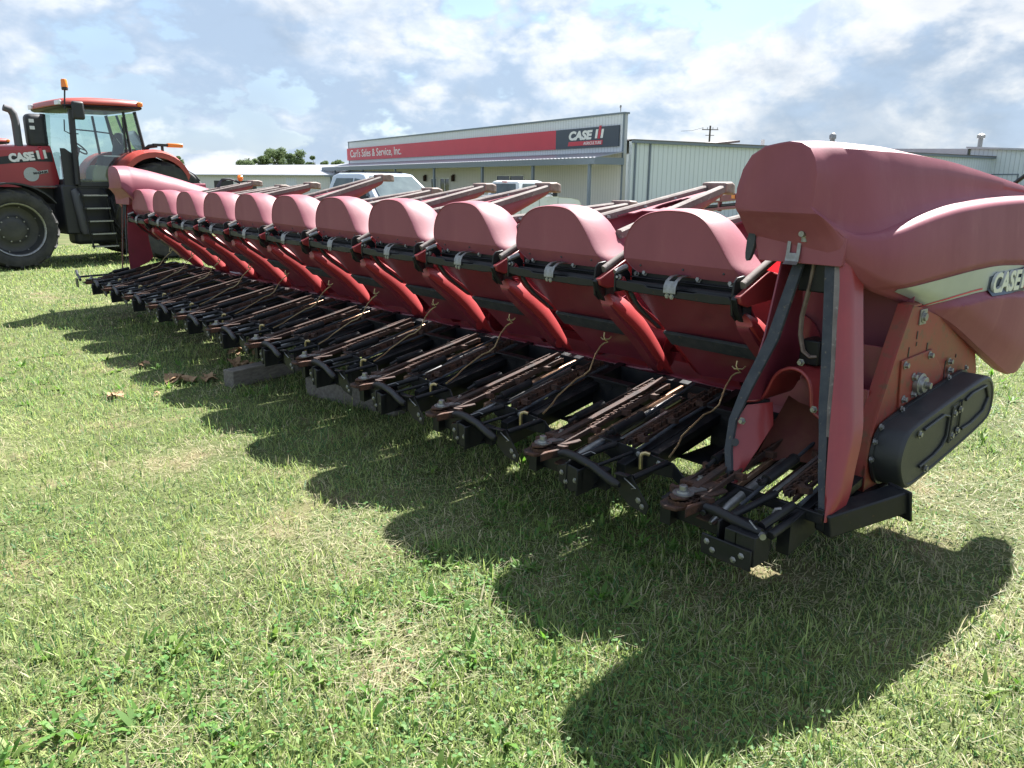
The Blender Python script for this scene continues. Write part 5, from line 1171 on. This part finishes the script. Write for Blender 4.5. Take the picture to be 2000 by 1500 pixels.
m = MB(); m.box(-.5, -.4, .8, .9, 0, 2.3); m.box(-1.6, .1, .1, 1.0, 2.3, 2.42); put('porch', m, 'trim', sh)

# ================================================================== trees, pole
def fol(name, c1, c2):
    mm = bpy.data.materials.new(name); mm.use_nodes = True; t = mm.node_tree; L = t.links.new; t.nodes.clear(); o = nd(t, 'ShaderNodeOutputMaterial')
    oi = nd(t, 'ShaderNodeTexCoord'); n = nd(t, 'ShaderNodeTexNoise'); n.inputs['Scale'].default_value = .9; L(oi.outputs['Object'], n.inputs[0])
    mx = nd(t, 'ShaderNodeMixRGB'); L(n.outputs[0], mx.inputs[0]); mx.inputs[1].default_value = (*c1, 1); mx.inputs[2].default_value = (*c2, 1)
    d = nd(t, 'ShaderNodeBsdfDiffuse'); L(mx.outputs[0], d.inputs[0]); tl = nd(t, 'ShaderNodeBsdfTranslucent'); L(mx.outputs[0], tl.inputs[0])
    s = nd(t, 'ShaderNodeMixShader'); s.inputs[0].default_value = .3; L(d.outputs[0], s.inputs[1]); L(tl.outputs[0], s.inputs[2]); L(s.outputs[0], o.inputs[0]); return mm
MT['foliage'] = fol('tree_leaves', (.10, .15, .075), (.20, .25, .125))
def tree(px, dist, H, Wd_, label, seed):
    r = np.random.default_rng(seed); H *= 1.1; Wd_ *= 1.15
    off = (px-1000)/1508.6/1.033; x = CX+dist*(FH[0]+RH[0]*off); y = CY+dist*(FH[1]+RH[1]*off)
    t = empty('deciduous_tree', (x, y, -.5)); m = MB(); m.tube([(0, 0, 0), (.05, 0, H*.3), (.0, .1, H*.75)], [.35, .25, .08], 8)
    bl = []
    for k in range(9):
        a = r.random()*6.283; rad = Wd_*.5*r.uniform(.25, .95); z = H*r.uniform(.45, .93); p = (rad*math.cos(a), rad*math.sin(a), z); bl.append((p, Wd_*r.uniform(.14, .26))); m.tube([(0, 0, H*r.uniform(.25, .5)), (p[0]*.5, p[1]*.5, z*.8), p], [.14, .09, .03], 5)
    put('trunk', m, 'bark', t); V, F_ = [], []
    for (p, s) in bl:
        for k in range(260):
            d = r.normal(size=3); d /= np.linalg.norm(d); q = np.array(p)+d*s*r.random()**.45*np.array([1.15, 1.15, .85]); u = r.normal(size=3); u /= np.linalg.norm(u); v = np.cross(u, d+.01); v /= np.linalg.norm(v)+1e-6; l = r.uniform(.14, .30); b = len(V)
            V += [tuple(q-u*l-v*l*.5), tuple(q+u*l-v*l*.5), tuple(q+u*l+v*l*.5), tuple(q-u*l+v*l*.5)]; F_.append((b, b+1, b+2, b+3))
    m = MB(); m.v = V; m.f = F_; put('crown', m, 'foliage', t, smooth=0); tag(t, label, 'tree', 'trees beyond the sheds'); return t
tree(487, 230, 8.6, 5.5, 'leftmost full tree of the row showing above the white shed roof', 1)
tree(513, 235, 8.9, 4.2, 'narrow tree between the leftmost and the tallest of the row above the white shed', 2)
tree(540, 230, 11.0, 6.5, 'tallest tree of the row above the white shed roof', 3)
tree(566, 238, 9.2, 4.5, 'lower tree just right of the tallest one above the white shed', 4)
tree(590, 232, 10.0, 5.5, 'second tallest broad tree right of the tallest one above the white shed', 5)
tree(613, 230, 9.0, 3.8, 'sparse tree at the right end of the row above the white shed', 6)
tree(628, 236, 7.2, 2.6, 'smallest thin tree trailing off the right end of the row', 9)
tree(664, 215, 7.2, 3.6, 'lone round tree beside the left end of the dealership', 7)
tree(349, 260, 8.8, 4.0, 'lone tree top just right of the tractor rear wing', 8)
def pole():
    off = (1376-1000)/1508.6/1.033; dist = 150; x = CX+dist*(FH[0]+RH[0]*off); y = CY+dist*(FH[1]+RH[1]*off)
    t = empty('utility_pole', (x, y, -.5)); m = MB(); m.cyl((0, 0, 0), (0, 0, 12.6), .16, 8); put('pole', m, 'polewood', t)
    m = MB(); d = Vector((RH[0], RH[1], 0)); m.obox((0, 0, 11.9), d, (3.0, .12, .14)); m.obox((0, 0, 10.9), d, (1.6, .1, .1)); put('crossarm', m, 'polewood', t)
    for k in (-1.35, -.5, .5, 1.35): m = MB(); m.cyl(d*k+Vector((0, 0, 12.0)), d*k+Vector((0, 0, 12.3)), .06, 6); put('insulator', m, 'zinc', t)
    m = MB(); a = d*-1.4+Vector((0, 0, 12.2)); m.tube([a, a-d*2.0+Vector((0, 0, -.5)), a-d*4+Vector((0, 0, -.6))], .025, 5); put('wire', m, 'bodytrim', t)
    tag(t, 'wooden utility pole with crossarm rising behind the dealership side wing', 'utility pole')
pole()

# ---------------- red implement parked behind the head
im = empty('farm_implement', (-5.0, 9.9, 0), math.atan2(-.76, 1.32)); tag(im, 'red folded farm implement with black cylinder and guard standing behind the corn head', 'implement')
m = MB()
for z, h, y in ((1.40, .065, 0), (1.20, .028, 0)): m.obox((-1.0, y, z), (1, 0, .075), (5.0, .10, h*2))
for x in (-2.75, -1.2, .4, 1.4): m.obox((x, 0, 1.375+.075*x), (0, 0, 1), (.30, .07, .07))
put('boom', m, 'red', im, bevel=.006)
m = MB(); m.cyl((-3.55, .03, 1.075), (1.4, .03, 1.42), .036, 12); m.obox((-3.25, -.02, 1.23), (1, 0, .075), (.42, .13, .12)); put('hydraulic_cylinder', m, 'blackpl', im)
m = MB(); m.box(-2.85, -2.66, -.062, -.055, 1.235, 1.31); put('decal', m, 'white', im); m = MB(); m.box(-2.15, -2.0, -.062, -.055, 1.29, 1.36); put('decal', m, 'amber', im)
m = MB(); m.box(.6, 3.6, -.5, .5, .55, .75); m.box(1.9, 2.2, -.06, .06, .75, 1.3); put('frame', m, 'red', im, bevel=.01)
for s in (-1, 1):
    m = MB(); m.loft([[(r*math.cos(2*math.pi*k/32), h, r*math.sin(2*math.pi*k/32)) for k in range(32)] for r, h in ((.0, -.11), (.24, -.12), (.40, -.12), (.42, -.09), (.42, .09), (.40, .12), (.24, .12), (.0, .11))], True, False); put('wheel', m, 'tyre', im, (2.4, s*.75, .42))
gp_ = (im.matrix_basis.inverted()@Vector((-2.02, 10.72, 0)))
m = MB(); x, y = gp_.x, gp_.y; d = Vector((.55, .8, 0))
m.tube([(x-.3, y-.1, 1.40), (x, y, 1.50), (x+.28, y+.1, 1.75), (x+.55, y+.15, 1.88), (x+1.5, y+.2, 1.9)], .03, 6)
for k in range(4): m.tube([(x+.16+.2*k, y+.05, 1.64+.07*k), (x+.06+.2*k, y+.05, 1.40)], .02, 6)
m.tube([(x-.3, y-.1, 1.38), (x+1.5, y+.1, 1.40)], .03, 6); m.tube([(x, y, 1.4), (2.2, 0, .7)], .035, 6); put('guard_frame', m, 'blackpl', im)
m = MB(); m.lathe([(.07, 0), (.07, .06), (.05, .07)], (x+.2, y-.06, 1.40), (0, -1, 0), 10); put('reflector', m, 'taillamp', im)
